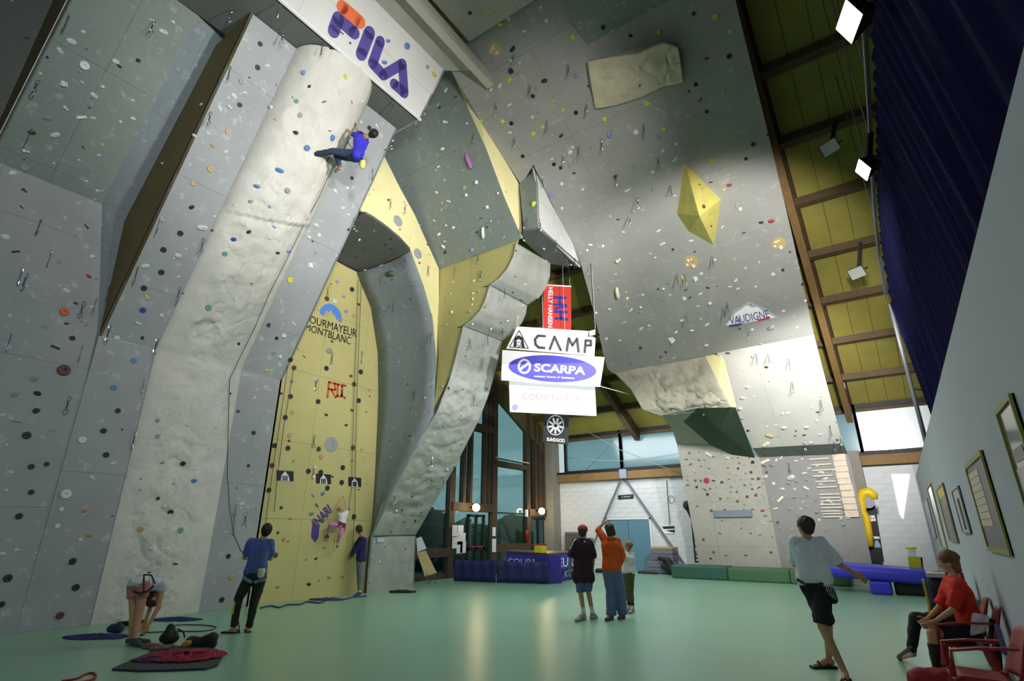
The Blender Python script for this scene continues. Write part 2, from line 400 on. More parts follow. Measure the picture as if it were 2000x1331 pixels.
for i, (y0, y1) in enumerate(((13, YP['a']), (YP['a'], YP['c']), (YP['c'], YP['d']), (YP['d'], YP['e']), (YP['e'], 22.9))):
    wn = struct('window_%d' % (i+7), MB().prism([(LX-.02, y0+.1, .16), (LX-.02, y1-.1, .16), (LX-.02, y1-.1, zr(y1)-.3), (LX-.02, y0+.1, zr(y0)-.3)], (-.02, 0, 0)), CLEAR)
MB().prism([(LX+.1, 12.9, zr(12.9)-.1), (LX+.1, 22.9, zr(22.9)-.1), (LX+.1, 22.9, zr(22.9)-1.15), (LX+.1, 12.9, zr(12.9)-1.15)], (-.2, 0, 0)).build('eaves_board', mat('eaves_olive', (92, 84, 48), .8), fac)
# glazed double doors
for i, (pa, pb, top) in enumerate(((912, 945, 1006), (1032, 1068, 1012))):
    y0, y1 = fx(pa, 1050).y, fx(pb, 1050).y; zt = fx((pa+pb)/2, top).z
    dn = struct('door_%d' % (i+2), MB().bb(LX-.04, LX+.05, y0, y0+.1, .05, zt), BLACK)
    MB().bb(LX-.04, LX+.05, y1-.1, y1, .05, zt).build('door_frame', BLACK, dn)
    MB().bb(LX-.04, LX+.05, (y0+y1)/2-.05, (y0+y1)/2+.05, .05, zt).build('door_frame', BLACK, dn)
    for z in (.1, .95, zt-.04): MB().bb(LX-.04, LX+.05, y0, y1, z-.05, z+.05).build('door_rail', BLACK, dn)
    MB().bb(LX+.05, LX+.1, y0+.15, y1-.15, 1.02, 1.06).build('push_bar', mat('red_bar', (170, 40, 60), .4), dn)
# white corner strip and concrete pier beside the facade
struct('trim_3', MB().bb(LX-.1, LX+.5, 22.9, BY, 0, 6.1), CONC)
# concrete column by the right-hand blocks
colm = tag(box3('column', CONC, -1.25, -.72, 22.6, 23.3, 0, 4.3), 'grey concrete column between the training wall and white blocks', 'column')
# ground and trees outside the facade
gr = tag(box3('lawn', mat('lawn', (70, 92, 60), .9, var=.2, scale=2), -60, -14.4, -4, 50, -.3, -.1), 'green lawn outside the glass facade', 'lawn', kind='stuff')

hd_ = MB()
for k in range(26):
    hd_.ellipsoid((-18.5-R.uniform(0, 4), 17+k*1.1+R.uniform(-1, 1), R.uniform(.3, 1.6)), R.uniform(.9, 1.8), R.uniform(.8, 1.6), R.uniform(.8, 2.0), None, 14, 9)
for i_, v_ in enumerate(hd_.v):
    q_ = Vector(v_); q_ += Vector((1, 1, 1))*noise.noise(q_*1.7)*.5 + Vector((1, .4, 1))*noise.noise(q_*5)*.2; hd_.v[i_] = tuple(q_)
tag(hd_.build('hedge', mat('hedge_green', (58, 92, 54), .9, var=.35, scale=6)), 'green shrubs outside behind the glass doors', 'shrubs', kind='stuff')
# ================================================================ climbing walls
H = 11.6
def prof(z): return -12.5 if z <= 5.3 else -12.5 + (z-5.3)*(3.57/6.3)
A3 = lambda x, y, z: Vector((x, y, z))
# ---- far-left recessed wall
WL = thing('climbing_wall', 'grey recessed climbing wall at far left, its upper part leaning out', 'climbing wall', (-12.5, 1.5, 0))
fA = facet(WL, [A3(-12.6, -2.5, 0), A3(-12.5, 3.55, 0), A3(-12.5, 3.55, 5.3), A3(-12.62, 3.0, 8.1), A3(-12.6, -2.5, 8.1)], GREY, (3.2, 2.6), off=(.4, .3))
fB = facet(WL, [A3(-12.6, 1.2, 8.1), A3(-12.6, 3.0, 8.1), A3(-9.6, 3.0, 12.1), A3(-9.6, 1.2, 12.1)], GREYG, (1.9, 2.2), along=(0, 1, 0))
facet(WL, [A3(-12.62, 3.0, 8.1), A3(-12.5, 3.55, 5.3), A3(-12.95, 3.62, 8.1)], GREYB, (4, 4))
fC = facet(WL, [A3(-12.62, 3.0, 8.1), A3(-12.95, 3.62, 8.1), A3(-10.1, 3.62, 11.9), A3(-9.77, 3.0, 11.9)], GREYB, (2, 2.2))
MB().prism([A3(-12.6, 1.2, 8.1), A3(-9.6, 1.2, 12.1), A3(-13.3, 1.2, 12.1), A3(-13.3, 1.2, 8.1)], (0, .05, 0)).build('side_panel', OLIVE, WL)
MB().prism([A3(-9.64, 1.19, 12.1), A3(-9.6, 1.24, 12.1), A3(-12.56, 1.24, 8.15), A3(-12.6, 1.19, 8.15)], (-.06, 0, -.05)).build('edge_strip', WHITE, WL)
fD = facet(WL, [A3(-13.4, -2.5, 8.1), A3(-13.4, 1.2, 8.1), A3(-12.2, 1.2, 12.8), A3(-12.2, -2.5, 12.8)], DGREY, (2, 2.2))
MB().prism([A3(-12.6, -2.5, 8.1), A3(-12.6, 1.2, 8.1), A3(-13.4, 1.2, 8.1), A3(-13.4, -2.5, 8.1)], (0, 0, -.05)).build('ledge', DGREY, WL)

# ---- big leaning column with the cream rock face
WP = thing('climbing_wall', 'tall leaning grey column with a rounded cream rock face down its middle', 'climbing wall', (-12.4, 5.6, 0))
Y0, Y1 = 3.55, 7.62
def col(y, z): return A3(prof(z), y, z)
fE = facet(WP, [col(Y0, 0), col(Y1, 0), col(Y1, 5.3), col(Y0, 5.3)], GREY, (2.035, 2.65), off=(0, 0))
fF = facet(WP, [col(Y0, 5.3), col(Y1, 5.3), col(Y1, H), col(Y0, H)], GREY, (2.035, 2.4), off=(0, 0))
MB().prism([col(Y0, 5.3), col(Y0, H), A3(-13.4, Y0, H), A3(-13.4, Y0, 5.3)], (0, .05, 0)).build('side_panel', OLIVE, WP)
MB().prism([col(Y1, 0), col(Y1, 5.3), col(Y1, H), A3(-13.4, Y1, H), A3(-13.4, Y1, 0)], (0, -.05, 0)).build('side_panel', GREY, WP)
# cream rock: bulging half-round skin
def bulge_mesh():
    nu, nv = 90, 300; vs = []; fs = []
    yA, yB = 4.6, 6.52; nrm = Vector((.87, 0, -.49))
    for j in range(nv+1):
        z = H*j/nv
        for i in range(nu+1):
            t = i/nu; y = yA+(yB-yA)*t + .06*math.sin(z*1.7)*(1-abs(2*t-1)) 
            prog = z/H
            dep = .16 + .62*prog**1.25
            if z < 8.45+.5*(t-.5): dep -= .12 + (.10 if t > .6 else 0)*((t-.6)/.4)
            h = dep*(1-abs(2*t-1)**2.3)**.6
            p = Vector((y*1.0, z*1.0, 0))
            amp = min(1, 4*t, 4*(1-t))
            lumpy = noise.fractal(Vector((y*1.4, z*1.9, 3.1)), .9, 2.0, 4)*.055
            rg = abs(noise.noise(Vector((y*1.1, z*3.0+noise.noise(Vector((y*2, z, 8)))*1.2, 5)))); rg2 = abs(noise.noise(Vector((y*2.2, z*5.5+noise.noise(Vector((y*3, z*1.5, 2)))*1.4, 9))))
            msk = .35+.65*max(0, min(1, .6+noise.noise(Vector((y*1.2, z*.9, 14)))*2))
            crack = (-.075*max(0, 1-rg/.05) - .04*max(0, 1-rg2/.06))*msk*(.45+.55*max(0, 1-t*1.2))
            left = .05*noise.noise(Vector((y*4, z*4.5, 1)))*max(0, 1-t*1.8)
            h += (lumpy+crack+left)*amp
            for (hy, hz, hr, hd) in ((5.25, 5.9, .30, .10), (5.15, 10.35, .38, .09), (5.0, 7.9, .25, .07), (5.5, 3.0, .22, .05)):
                r = math.hypot(y-hy, (z-hz)*1.1)
                if r < hr: h -= hd*(1-(r/hr)**4)
            h = max(h, .012)
            n = Vector((1, 0, 0)) if z < 4.7 else (nrm if z > 5.9 else Vector((1, 0, 0)).lerp(nrm, (z-4.7)/1.2).normalized())
            if z < .02 or z > H-.02: n = Vector((1, 0, 0)); 
            vs.append(Vector((prof(z), y, z)) + n*h)
    for j in range(nv):
        for i in range(nu):
            a = j*(nu+1)+i; fs.append((a, a+1, a+nu+2, a+nu+1))
    me = bpy.data.meshes.new('rock_face'); me.from_pydata([tuple(v) for v in vs], [], fs); me.update(); me.shade_smooth(); return me
rk = link('rock_face', bulge_mesh(), CREAM, WP); rk['label'] = 'rounded cream rock-textured face'
fG = dict(root=WP, mesh=rk)

# ---- box with the big lettering above the column
BX0, BX1, BZ1 = -8.2, -7.42, 12.78
WB = thing('wall_section', 'pale overhanging box above the tall column carrying big purple and orange letters', 'climbing wall', (-8.5, 5, 11.6))
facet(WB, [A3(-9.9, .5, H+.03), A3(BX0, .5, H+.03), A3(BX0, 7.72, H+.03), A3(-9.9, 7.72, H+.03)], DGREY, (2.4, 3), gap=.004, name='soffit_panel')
BOXM = mat('box_pale', (206, 204, 200), .7, var=.04, scale=1.4, smudge=.2)
fBox = facet(WB, [A3(BX0, .5, H), A3(BX0, 7.72, H), A3(BX1, 7.72, BZ1), A3(BX1, .5, BZ1)], BOXM, (3.6, 3), gap=.004)
MB().prism([A3(BX0, 7.72, H), A3(BX1, 7.72, BZ1), A3(-9.9, 7.72, BZ1), A3(-9.9, 7.72, H)], (0, -.05, 0)).build('side_panel', GREYG, WB)
MB().beam((BX0+.01, .5, H), (BX0+.01, 7.74, H), .05, .05).build('edge_strip', WHITE, WB)
facet(WB, [A3(BX1, .5, BZ1), A3(BX1, 7.72, BZ1), A3(-6.62, 8.2, 12.72), A3(-6.62, .5, 12.72)], BEIGE, (3, 3), gap=.004, name='soffit_panel')
MB().prism([A3(-6.62, .5, 12.86), A3(-6.62, 8.55, 12.66), A3(-6.62, 8.5, 12.36), A3(-6.62, 5, 12.40), A3(-6.62, .5, 12.44)], (.2, 0, 0)).build('edge_beam', mat('edge_beam', (184, 182, 170), .6), WB)
MB().beam((-6.40, .5, 12.62), (-6.44, 8.4, 12.55), .05, .2).build('edge_beam', mat('edge_beam'  , (184, 182, 170), .6), WB)
facet(WB, [A3(-6.4, 7.45, 12.84), A3(-6.4, .5, 12.84), A3(-3.4, .5, 12.84), A3(-3.6, 7.45, 12.9)], BEIGE, (3, 3), gap=.004, name='soffit_panel')

# ---- tall yellow wall
WY = thing('climbing_wall', 'tall arched yellow climbing wall between the rock column and the stepped pillar', 'climbing wall', (-12.6, 9.4, 0))
XY = -12.6
ypx = [(722, 1164), (730, 1020), (735, 900), (740, 780), (739, 690), (733, 640), (725, 600), (713, 568), (697, 533)]
yp = [atX(*p, XY) for p in ypx]; yp[0].z = 0
yw = [A3(XY, 7.5, 0)] + yp + [A3(XY, 7.5, 9.45)]
fY = facet(WY, yw, YEL, (1.5, 1.9), gap=.006, off=(.2, .1))
# dark roof over it
SOF = thing('wall_section', 'dark grey soffit over the top of the tall yellow wall', 'climbing wall', (-11.5, 8.6, 9.4))
def cy_(v): v.y = max(v.y, 7.66); return v
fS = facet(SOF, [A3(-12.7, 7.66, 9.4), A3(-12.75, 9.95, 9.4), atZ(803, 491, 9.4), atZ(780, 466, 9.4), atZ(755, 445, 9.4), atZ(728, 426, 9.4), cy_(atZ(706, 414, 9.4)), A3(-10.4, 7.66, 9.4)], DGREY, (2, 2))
# ---- grey arched flank beyond the yellow wall
WG = thing('climbing_wall', 'curved dark grey flank to the right of the tall yellow wall', 'climbing wall', (-11.5, 11, 0))
inner = [(725, 1160), (727, 1048), (735, 900), (740, 780), (739, 690), (725, 600), (697, 533)]
outer = []
ip = [atX(*p, XY) for p in inner]
op = [A3(-12.45, 11.02, .0), atY(725, 1050, 11.0), atY(770, 950, 11.0), atY(846, 812, 11.0), atX(853, 700, -10.35), atX(845, 620, -10.35), atX(803, 491, -10.35)]
GV = []
for k in range(len(ip)-1):
    for s in range(4):
        t = s/4; a = ip[k].lerp(ip[k+1], t); b = op[k].lerp(op[k+1], t); GV.append((a, b))
GV.append((ip[-1], op[-1]))
vs = []; fs = []; NU = 5
for a, b in GV:
    for i in range(NU+1): vs.append(a.lerp(b, i/NU) + Vector((0, .12*math.sin(PI*i/NU)*min(1, a.z/5), 0)))
for j in range(len(GV)-1):
    for i in range(NU):
        q = j*(NU+1)+i; fs.append((q, q+1, q+NU+2, q+NU+1))
gm = MB().add(vs, fs).build('curved_panel', GREYB, WG, True)
sm = gm.modifiers.new('solid', 'SOLIDIFY'); sm.thickness = .06; sm.offset = 0
fW = facet  # alias
ARCH = dict(pl=plane3(ip[1], op[4], ip[4]), root=WG)
# bright yellow band beside it
WBnd = thing('wall_section', 'narrow pale yellow curving band framing the grey flank', 'climbing wall', (-10.35, 10, 8))
bpx = [(704, 411), (728, 425), (755, 445), (780, 466), (803, 490), (828, 560), (845, 620), (853, 700), (849, 790), (857, 700), (857, 525), (833, 472), (810, 420), (780, 365), (748, 300), (722, 270)]
bp = [atX(*p, -10.33) for p in bpx]
for v_ in bp: v_.y = max(v_.y, 7.68)
fBand = facet(WBnd, bp, YELB, (5, 5), gap=.004, th=.08)
# khaki face
WK = thing('climbing_wall', 'khaki recess face behind the stepped grey pillar', 'climbing wall', (-9.5, 11, 7))
kpx = [(853, 520), (1012, 466), (1005, 490), (990, 522), (957, 560), (945, 600), (905, 640), (895, 680), (880, 730), (846, 800), (852, 760), (857, 700)]
fK = facet(WK, [atY(*p, 11.04) for p in kpx], KHAKI, (2.2, 2.6))
# ---- leaning grey slab above it
GP = (A3(-9, 11.0, 9.35), Vector((0, -1, -.68)).normalized())
WS = thing('climbing_wall', 'grey overhanging slab right of the lettered box with a long pink hold', 'climbing wall', (-9, 10, 9.35))
gpx = [(857, 526), (1019, 466), (985, 385), (951, 294), (884, 143), (868, 105), (800, 110), (740, 180), (748, 306), (780, 372), (833, 478)]
fGS = facet(WS, [atP(*p, GP) for p in gpx], GREYG, (2.6, 2.2), along=(1, 0, 0))
# yellow strip joining slab to the big overhang
RP = (A3(-4, 17.5, 7.1), Vector((0, -.6, -1)).normalized())
WT = thing('wall_section', 'long thin yellow wedge between two grey overhangs', 'climbing wall', (-7.2, 10.5, 10))
tl = atP(884, 143, GP); 
spts = [atP(1019, 466, GP), atP(1021, 450, GP)+Vector((0, .0, 0))] 
g1 = [atP(1020, 467, GP), atP(985, 385, GP), atP(951, 294, GP), atP(918, 220, GP), tl]
g2 = [atP(1020, 450, GP)*.5+atP(1020, 400, RP)*.5, atP(1019, 368, RP), atP(985, 311, RP), atP(938, 237, RP), tl]
MB().add(g1+g2[:-1], [(0, 1, 6, 5), (1, 2, 7, 6), (2, 3, 8, 7), (3, 4, 8)]).build('wall_panel', YELB, WT)

# ---- stepped leaning pillar (rock lower part, two barrel steps on top)
WR = thing('climbing_wall', 'stepped grey pillar leaning right with rough rock low down and two barrel steps', 'climbing wall', (-12.4, 11.9, 0))
PA, PB = 11.0, 12.82
fR0 = facet(WR, [A3(-12.42, PA, 0), A3(-12.42, PB, 0), A3(-12.45, PB, 1.46), A3(-12.45, PA, 1.46)], ROCK, (1.82, 1.46), off=(0, 0))
MB().prism([A3(-12.42, PB, 0), A3(-12.45, PB, 1.46), A3(-13.6, PB, 1.46), A3(-13.6, PB, 0)], (0, -.05, 0)).build('side_panel', GREY, WR)
lp = [atY(*p, PA) for p in ((727, 1048), (745, 992), (785, 920), (820, 860), (855, 805), (880, 740), (893, 690), (906, 638))]
rpp = [atY(*p, PB) for p in ((812, 1046), (838, 1000), (870, 945), (900, 890), (935, 822), (955, 770), (970, 715), (981, 667))]
def sheet(La, Lb, m, name, nu=40, nv=120, amp=.0, root=WR, seed=0, th=.05, ns=1.0):
    def samp(L, t):
        k = t*(len(L)-1); i = min(int(k), len(L)-2); return L[i].lerp(L[i+1], k-i)
    vs = []; fs = []
    for j in range(nv+1):
        a, b = samp(La, j/nv), samp(Lb, j/nv)
        a2, b2 = samp(La, min(1, j/nv+.01)), samp(Lb, min(1, j/nv+.01)); a1 = samp(La, max(0, j/nv-.01))
        n = (b-a).cross(a2-a1).normalized()
        if n.dot(ORG-a) < 0: n = -n
        for i in range(nu+1):
            p = a.lerp(b, i/nu); e = min(1, 6*i/nu, 6*(1-i/nu), 6*j/nv, 6*(1-j/nv)+.3)
            q = Vector((p.x*1.5+seed, p.y*1.5, p.z*3))*ns
            h = amp*(noise.fractal(q, .9, 2, 4)*.8 - .9*max(0, 1-abs(noise.noise(q*1.3))/.05))
            vs.append(p+n*h*e)
    for j in range(nv):
        for i in range(nu):
            q = j*(nu+1)+i; fs.append((q, q+1, q+nu+2, q+nu+1))
    o = MB().add(vs, fs).build(name, m, root, True); s = o.modifiers.new('solid', 'SOLIDIFY'); s.thickness = th; s.offset = -1
    return o
sheet(lp, rpp, ROCK, 'rock_face', amp=.07)
l2 = [atY(*p, PA) for p in ((905, 638), (922, 626), (938, 608), (949, 585), (957, 558))]
r2 = [atY(*p, PB) for p in ((980, 668), (1003, 652), (1019, 632), (1027, 614), (1030, 595))]
sheet(l2, r2, ROCK, 'barrel_step', 20, 24, .025)
l3 = [atY(*p, PA) for p in ((957, 558), (975, 545), (992, 525), (1004, 500), (1009, 475))]
r3 = [atY(*p, PB) for p in ((1030, 597), (1052, 583), (1067, 562), (1074, 540), (1075, 514))]
sheet(l3, r3, ROCK, 'barrel_step', 20, 24, .025)
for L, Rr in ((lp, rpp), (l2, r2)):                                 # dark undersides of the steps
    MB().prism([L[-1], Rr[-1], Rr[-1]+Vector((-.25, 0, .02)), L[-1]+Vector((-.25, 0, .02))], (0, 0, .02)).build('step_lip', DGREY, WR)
# pillar right flank (faces the doors)
fl = rpp+r2[1:]+r3[1:]
MB().prism(fl + [A3(-13.2, PB+.02, fl[-1].z), A3(-13.2, PB+.02, fl[0].z)], (0, -.04, 0)).build('side_panel', GREY, WR)

# ---- triangular nose beside the big overhang
WN = thing('wall_section', 'pointed nose, one side toned as lamp-lit, hanging between the slab and the great overhang', 'climbing wall', (-6.7, 12, 9.4))
XN = -6.6
n1 = [atX(*p, XN) for p in ((1042, 326), (1048, 362), (1051.5, 445), (1134, 522), (1118, 475), (1103, 445), (1075, 395), (1058, 355))]
facet(WN, n1, mat('nose_lit', (206, 208, 202), .75, var=.05), (5, 5))  # lamp-facing side, its brightness put into a paler colour
a = atX(1051.5, 445, XN); z0 = a.z
sofp = [a, atZ(1021, 452, z0), atZ(1019, 468, z0), atZ(1045, 492, z0), atZ(1075, 516, z0), atZ(1108, 518, z0), atX(1134, 522, XN)]
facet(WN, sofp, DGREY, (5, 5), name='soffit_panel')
facet(WN, [a, atX(1048, 362, XN), atX(1042, 326, XN), atP(1019, 362, RP)+Vector((0, -.02, -.03)), atZ(1021, 452, z0)], GREYG, (5, 5))

# ---- the great overhang
WO = thing('climbing_wall', 'great grey overhanging slab across the middle covered with small holds', 'climbing wall', (-4, 17.5, 7))
top0 = [atP(*p, RP) for p in ((1590, 655), (1400, 690), (1200, 731), (1187, 722), (1178, 690), (1165, 632), (1150, 572), (1135, 518), (1100, 440), (1075, 392), (1042, 322), (1018, 362), (985, 310), (938, 236), (884, 143))]
yt = 7.45; zt = 7.1+.6*(17.5-yt)
xr = -.72
top0[0].x = top0[0].x
up = top0 + [A3(-7.4, yt, zt), A3(-3.85, yt, zt), A3(-3.85, 8.75, 7.1+.6*8.75), A3(xr, 8.75, 7.1+.6*8.75), atP(1500, 260, RP), atP(1545, 450, RP)]
fO = facet(WO, up, GREYW, (2.5, 2.3), along=(1, 0, 0), off=(.3, .2))
fO2 = facet(WO, [A3(-3.85, 8.75, 12.35), A3(xr, 8.75, 12.35), A3(xr+.05, 4.5, 12.7), A3(-3.85, 4.5, 12.7)], GREYG, (2.5, 2.3), along=(1, 0, 0))
MB().prism([A3(-3.85, 8.75, 12.35), A3(-3.85, yt, zt), A3(-3.85, 4.5, zt+.2), A3(-3.85, 4.5, 12.7)], (-.04, 0, 0)).build('side_panel', GREYG, WO)
# lower slab, its bright lamp light partly put into the pale colour
WPn = (A3(-3, 17.5, 7.1), Vector((0, -.81, -1)).normalized())
cr = [(1400, 690), (1590, 655), (1612, 740), (1646, 866), (1470, 876), (1452, 838), (1437, 797), (1405, 703)]
fW2 = facet(WO, [atP(*p, WPn) for p in cr], mat('wall_lit_pale', (206, 204, 196), .75, var=.05, scale=1.2, smudge=.2), (2.6, 2.2), along=(1, 0, 0))
# lower vertical training wall
WM = thing('climbing_wall', 'low vertical training wall above the mats, beige at left and grey at right', 'climbing wall', (-3.8, 22, 0))
LWp = (A3(-3, 22, 0), Vector((0, -1, -.17)).normalized())
x0 = atP(1365, 1100, LWp).x; x1 = atP(1700, 1090, LWp).x; xm = atP(1525, 1100, LWp).x
lowL = [A3(x0, 22, 0), A3(xm, 22, 0), atP(1483, 893, LWp), atP(1385, 868, LWp), atP(1322, 868, LWp), atP(1333, 930, LWp), atP(1345, 990, LWp), atP(1356, 1050, LWp)]
lowR = [A3(xm, 22, 0), A3(x1, 22, 0), atP(1662, 905, LWp), atP(1655, 888, LWp), atP(1483, 893, LWp)]
fL = facet(WM, lowL, BEIGE, (1.9, 1.6), along=(1, 0, 0)); fRr = facet(WM, lowR, mat('wall_mid_grey', (142, 140, 138), .75, var=.05), (2.3, 2.3), along=(1, 0, 0), off=(.5, .3))
# leaning facet joining it to the rock wedge
pa, pb, pc = atP(1385, 868, LWp), atP(1322, 868, LWp), atY(1335, 822, 18.3)
L2 = plane3(pa, pb, pc)
facet(WM, [pa, pb, atP(1313, 840, L2), atP(1290, 808, L2), atP(1365, 797, L2), atP(1335, 824, L2)], BEIGE, (5, 5))
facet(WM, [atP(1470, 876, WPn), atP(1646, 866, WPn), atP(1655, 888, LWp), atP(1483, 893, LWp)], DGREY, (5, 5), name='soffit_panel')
# rock wedge under the crease
WW = thing('wall_section', 'rough rock wedge with a dark shade-toned underside below the great overhang', 'climbing wall', (-5, 17.6, 5.3))
YW = 17.62
topw = [atY(*p, YW) for p in ((1200, 729), (1262, 715), (1320, 703), (1376, 692))]
botw = [atY(*p, YW-.1) for p in ((1290, 812), (1340, 808), (1390, 800), (1428, 795))]
midL = [atY(*p, YW-.45) for p in ((1233, 762), (1292, 762), (1345, 756), (1402, 748))]
midL2 = [atY(*p, YW-.35) for p in ((1255, 800), (1310, 795), (1365, 790), (1418, 780))]
def sheetrows(rows, m, name, root, amp, nu=70, nv=40):
    def samp(L, t):
        k = t*(len(L)-1); i = min(int(k), len(L)-2); return L[i].lerp(L[i+1], k-i)
    vs = []; fs = []
    for j in range(nv+1):
        t = j/nv*(len(rows)-1); k = min(int(t), len(rows)-2)
        for i in range(nu+1):
            p = samp(rows[k], i/nu).lerp(samp(rows[k+1], i/nu), t-k); e = min(1, 5*i/nu, 5*(1-i/nu), 5*j/nv, 5*(1-j/nv))
            q = Vector((p.x*1.6, p.y*1.6, p.z*1.6))
            h = amp*(noise.fractal(q, .8, 2, 5) - .8*max(0, 1-abs(noise.noise(q*1.4))/.06))
            vs.append(p + (ORG-p).normalized()*h*(.2+.8*e))
    for j in range(nv):
        for i in range(nu):
            q = j*(nu+1)+i; fs.append((q, q+1, q+nu+2, q+nu+1))
    o = MB().add(vs, fs).build(name, m, root, True); s = o.modifiers.new('solid', 'SOLIDIFY'); s.thickness = .06; s.offset = 0
    return o
ROCKB = mat('rock_pale', (178, 174, 156), .85, var=.14, scale=2.5, bump=.7, bscale=14)
sheetrows([topw, midL, midL2, botw], ROCKB, 'rock_face', WW, .19)
sl = [atY(1372, 693, YW), atY(1409, 687, 17.7), atY(1437, 797, 17.9), atY(1426, 796, YW-.1), atY(1400, 748, YW-.3)]
MB().add([*sl], [(0, 1, 2, 3, 4)]).build('side_panel', YELB, WW).modifiers.new('solid', 'SOLIDIFY').thickness = .04
un = [atY(1426, 796, YW-.08), atY(1437, 797, 17.9), atP(1475, 895, LWp), atP(1430, 889, LWp), atP(1385, 868, LWp), atP(1335, 824, L2), atP(1362, 798, L2)]
cu = sum(un, Vector())/len(un); MB().add([cu]+un, [(0, i+1, (i+1) % len(un)+1) for i in range(len(un))]).build('underside', UNDERSHADE, WW)  # unlit underside, its shade painted in as dark green
MB().add([atY(1290, 812, YW-.1), atY(1362, 798, YW-.08), atP(1362, 798, L2), atP(1290, 808, L2)], [(0, 1, 2, 3)]).build('underside', BEIGE, WW)

# yellow pyramid volume bolted on the overhang
WYv = thing('wall_section', 'faceted yellow pyramid volume bolted to the great overhang', 'climbing volume', tuple(atP(1365, 405, RP)))
rn = RP[1]
q = [atP(*p, RP) for p in ((1337, 318), (1405, 388), (1392, 478), (1330, 440))]
qq = [atP(*p, RP) for p in ((1337, 318), (1410, 392), (1396, 480), (1352, 440), (1332, 405))]
ap = atP(1366, 422, (RP[0]+rn*.95, rn)); ap2 = atP(1392, 479, (RP[0]+rn*.35, rn))
base = [atP(1337, 318, RP), atP(1408, 390, RP), atP(1394, 480, RP), atP(1345, 452, RP), atP(1322, 418, RP)]
mb = MB(); V = base + [ap]
mb.add(V, [(0, 5, 1), (1, 5, 2), (2, 5, 3), (3, 5, 4), (4, 5, 0)])
YV = mat('volume_yellow', (206, 196, 104), .7, var=.12, scale=4, bump=.3, bscale=10)
mb.build('shell', YV, WYv)
# pale rock relief plate
WQ = thing('wall_section', 'flat beige rock relief plate near the top of the great overhang', 'climbing volume', tuple(atP(1235, 150, RP)))
lo = (RP[0]+rn*.06, RP[1]); hi = (RP[0]+rn*.3, RP[1])
r0 = [atP(*p, hi) for p in ((1148, 120), (1190, 112), (1245, 104), (1296, 82), (1325, 92))]
r1 = [atP(*p, (RP[0]+rn*.22, RP[1])) for p in ((1155, 165), (1195, 160), (1250, 152), (1300, 130), (1330, 125))]
r2_ = [atP(*p, lo) for p in ((1163, 212), (1200, 206), (1250, 190), (1295, 168), (1335, 160))]
sheetrows([r2_, r1, r0], mat('rock_beige', (196, 186, 160), .85, var=.1, scale=4, bump=.5, bscale=14), 'rock_face', WQ, .08, 50, 30)
MB().prism([p - rn*.0 for p in r0] + [atP(*p, RP) for p in ((1325, 92), (1296, 82), (1245, 104), (1190, 112), (1148, 120))], (0, 0, .01)).build('rim', ROCKB, WQ)
MB().prism([r0[0], r1[0], r2_[0], atP(1163, 212, RP), atP(1155, 165, RP), atP(1148, 120, RP)], (.01, 0, 0)).build('rim', ROCKB, WQ)

for o in list(C.objects):
    if o.parent is None and o.name.startswith(('climbing_wall', 'wall_section')): o['kind'] = 'thing'
# ================================================================ holds, quickdraws, ropes
from mathutils.bvhtree import BVHTree
tv, tf, tr = [], [], []
for o in list(C.objects):
    r_ = o.parent
    if o.type == 'MESH' and r_ is not None and r_.name.startswith(('climbing_wall', 'wall_section')):
        off = o.matrix_parent_inverse.translation + r_.location + o.location
        k = len(tv); tv += [v.co+off for v in o.data.vertices]
        for p_ in o.data.polygons: tf.append([k+i for i in p_.vertices]); tr.append(r_)
BV = BVHTree.FromPolygons(tv, tf)
def hit(px, py):
    d = ray(px, py).normalized(); loc, nrm, i, dist = BV.ray_cast(ORG, d)
    if loc is None: return None
    if nrm.dot(d) > 0: nrm = -nrm
    return loc, nrm, tr[i]
HC = dict(white=(214, 216, 216), grey=(150, 154, 156), dark=(44, 46, 50), black=(20, 20, 22), blue=(92, 134, 186), navy=(58, 70, 150),
          teal=(110, 160, 158), yellow=(214, 206, 70), tan=(190, 164, 110), red=(170, 60, 64), orange=(214, 96, 62), brown=(92, 66, 54),
          pink=(168, 110, 168), lav=(140, 144, 200), lime=(190, 200, 60), green=(70, 92, 60), cream=(228, 222, 196))
HM = {k: mat('hold_'+k, v, .6) for k, v in HC.items()}
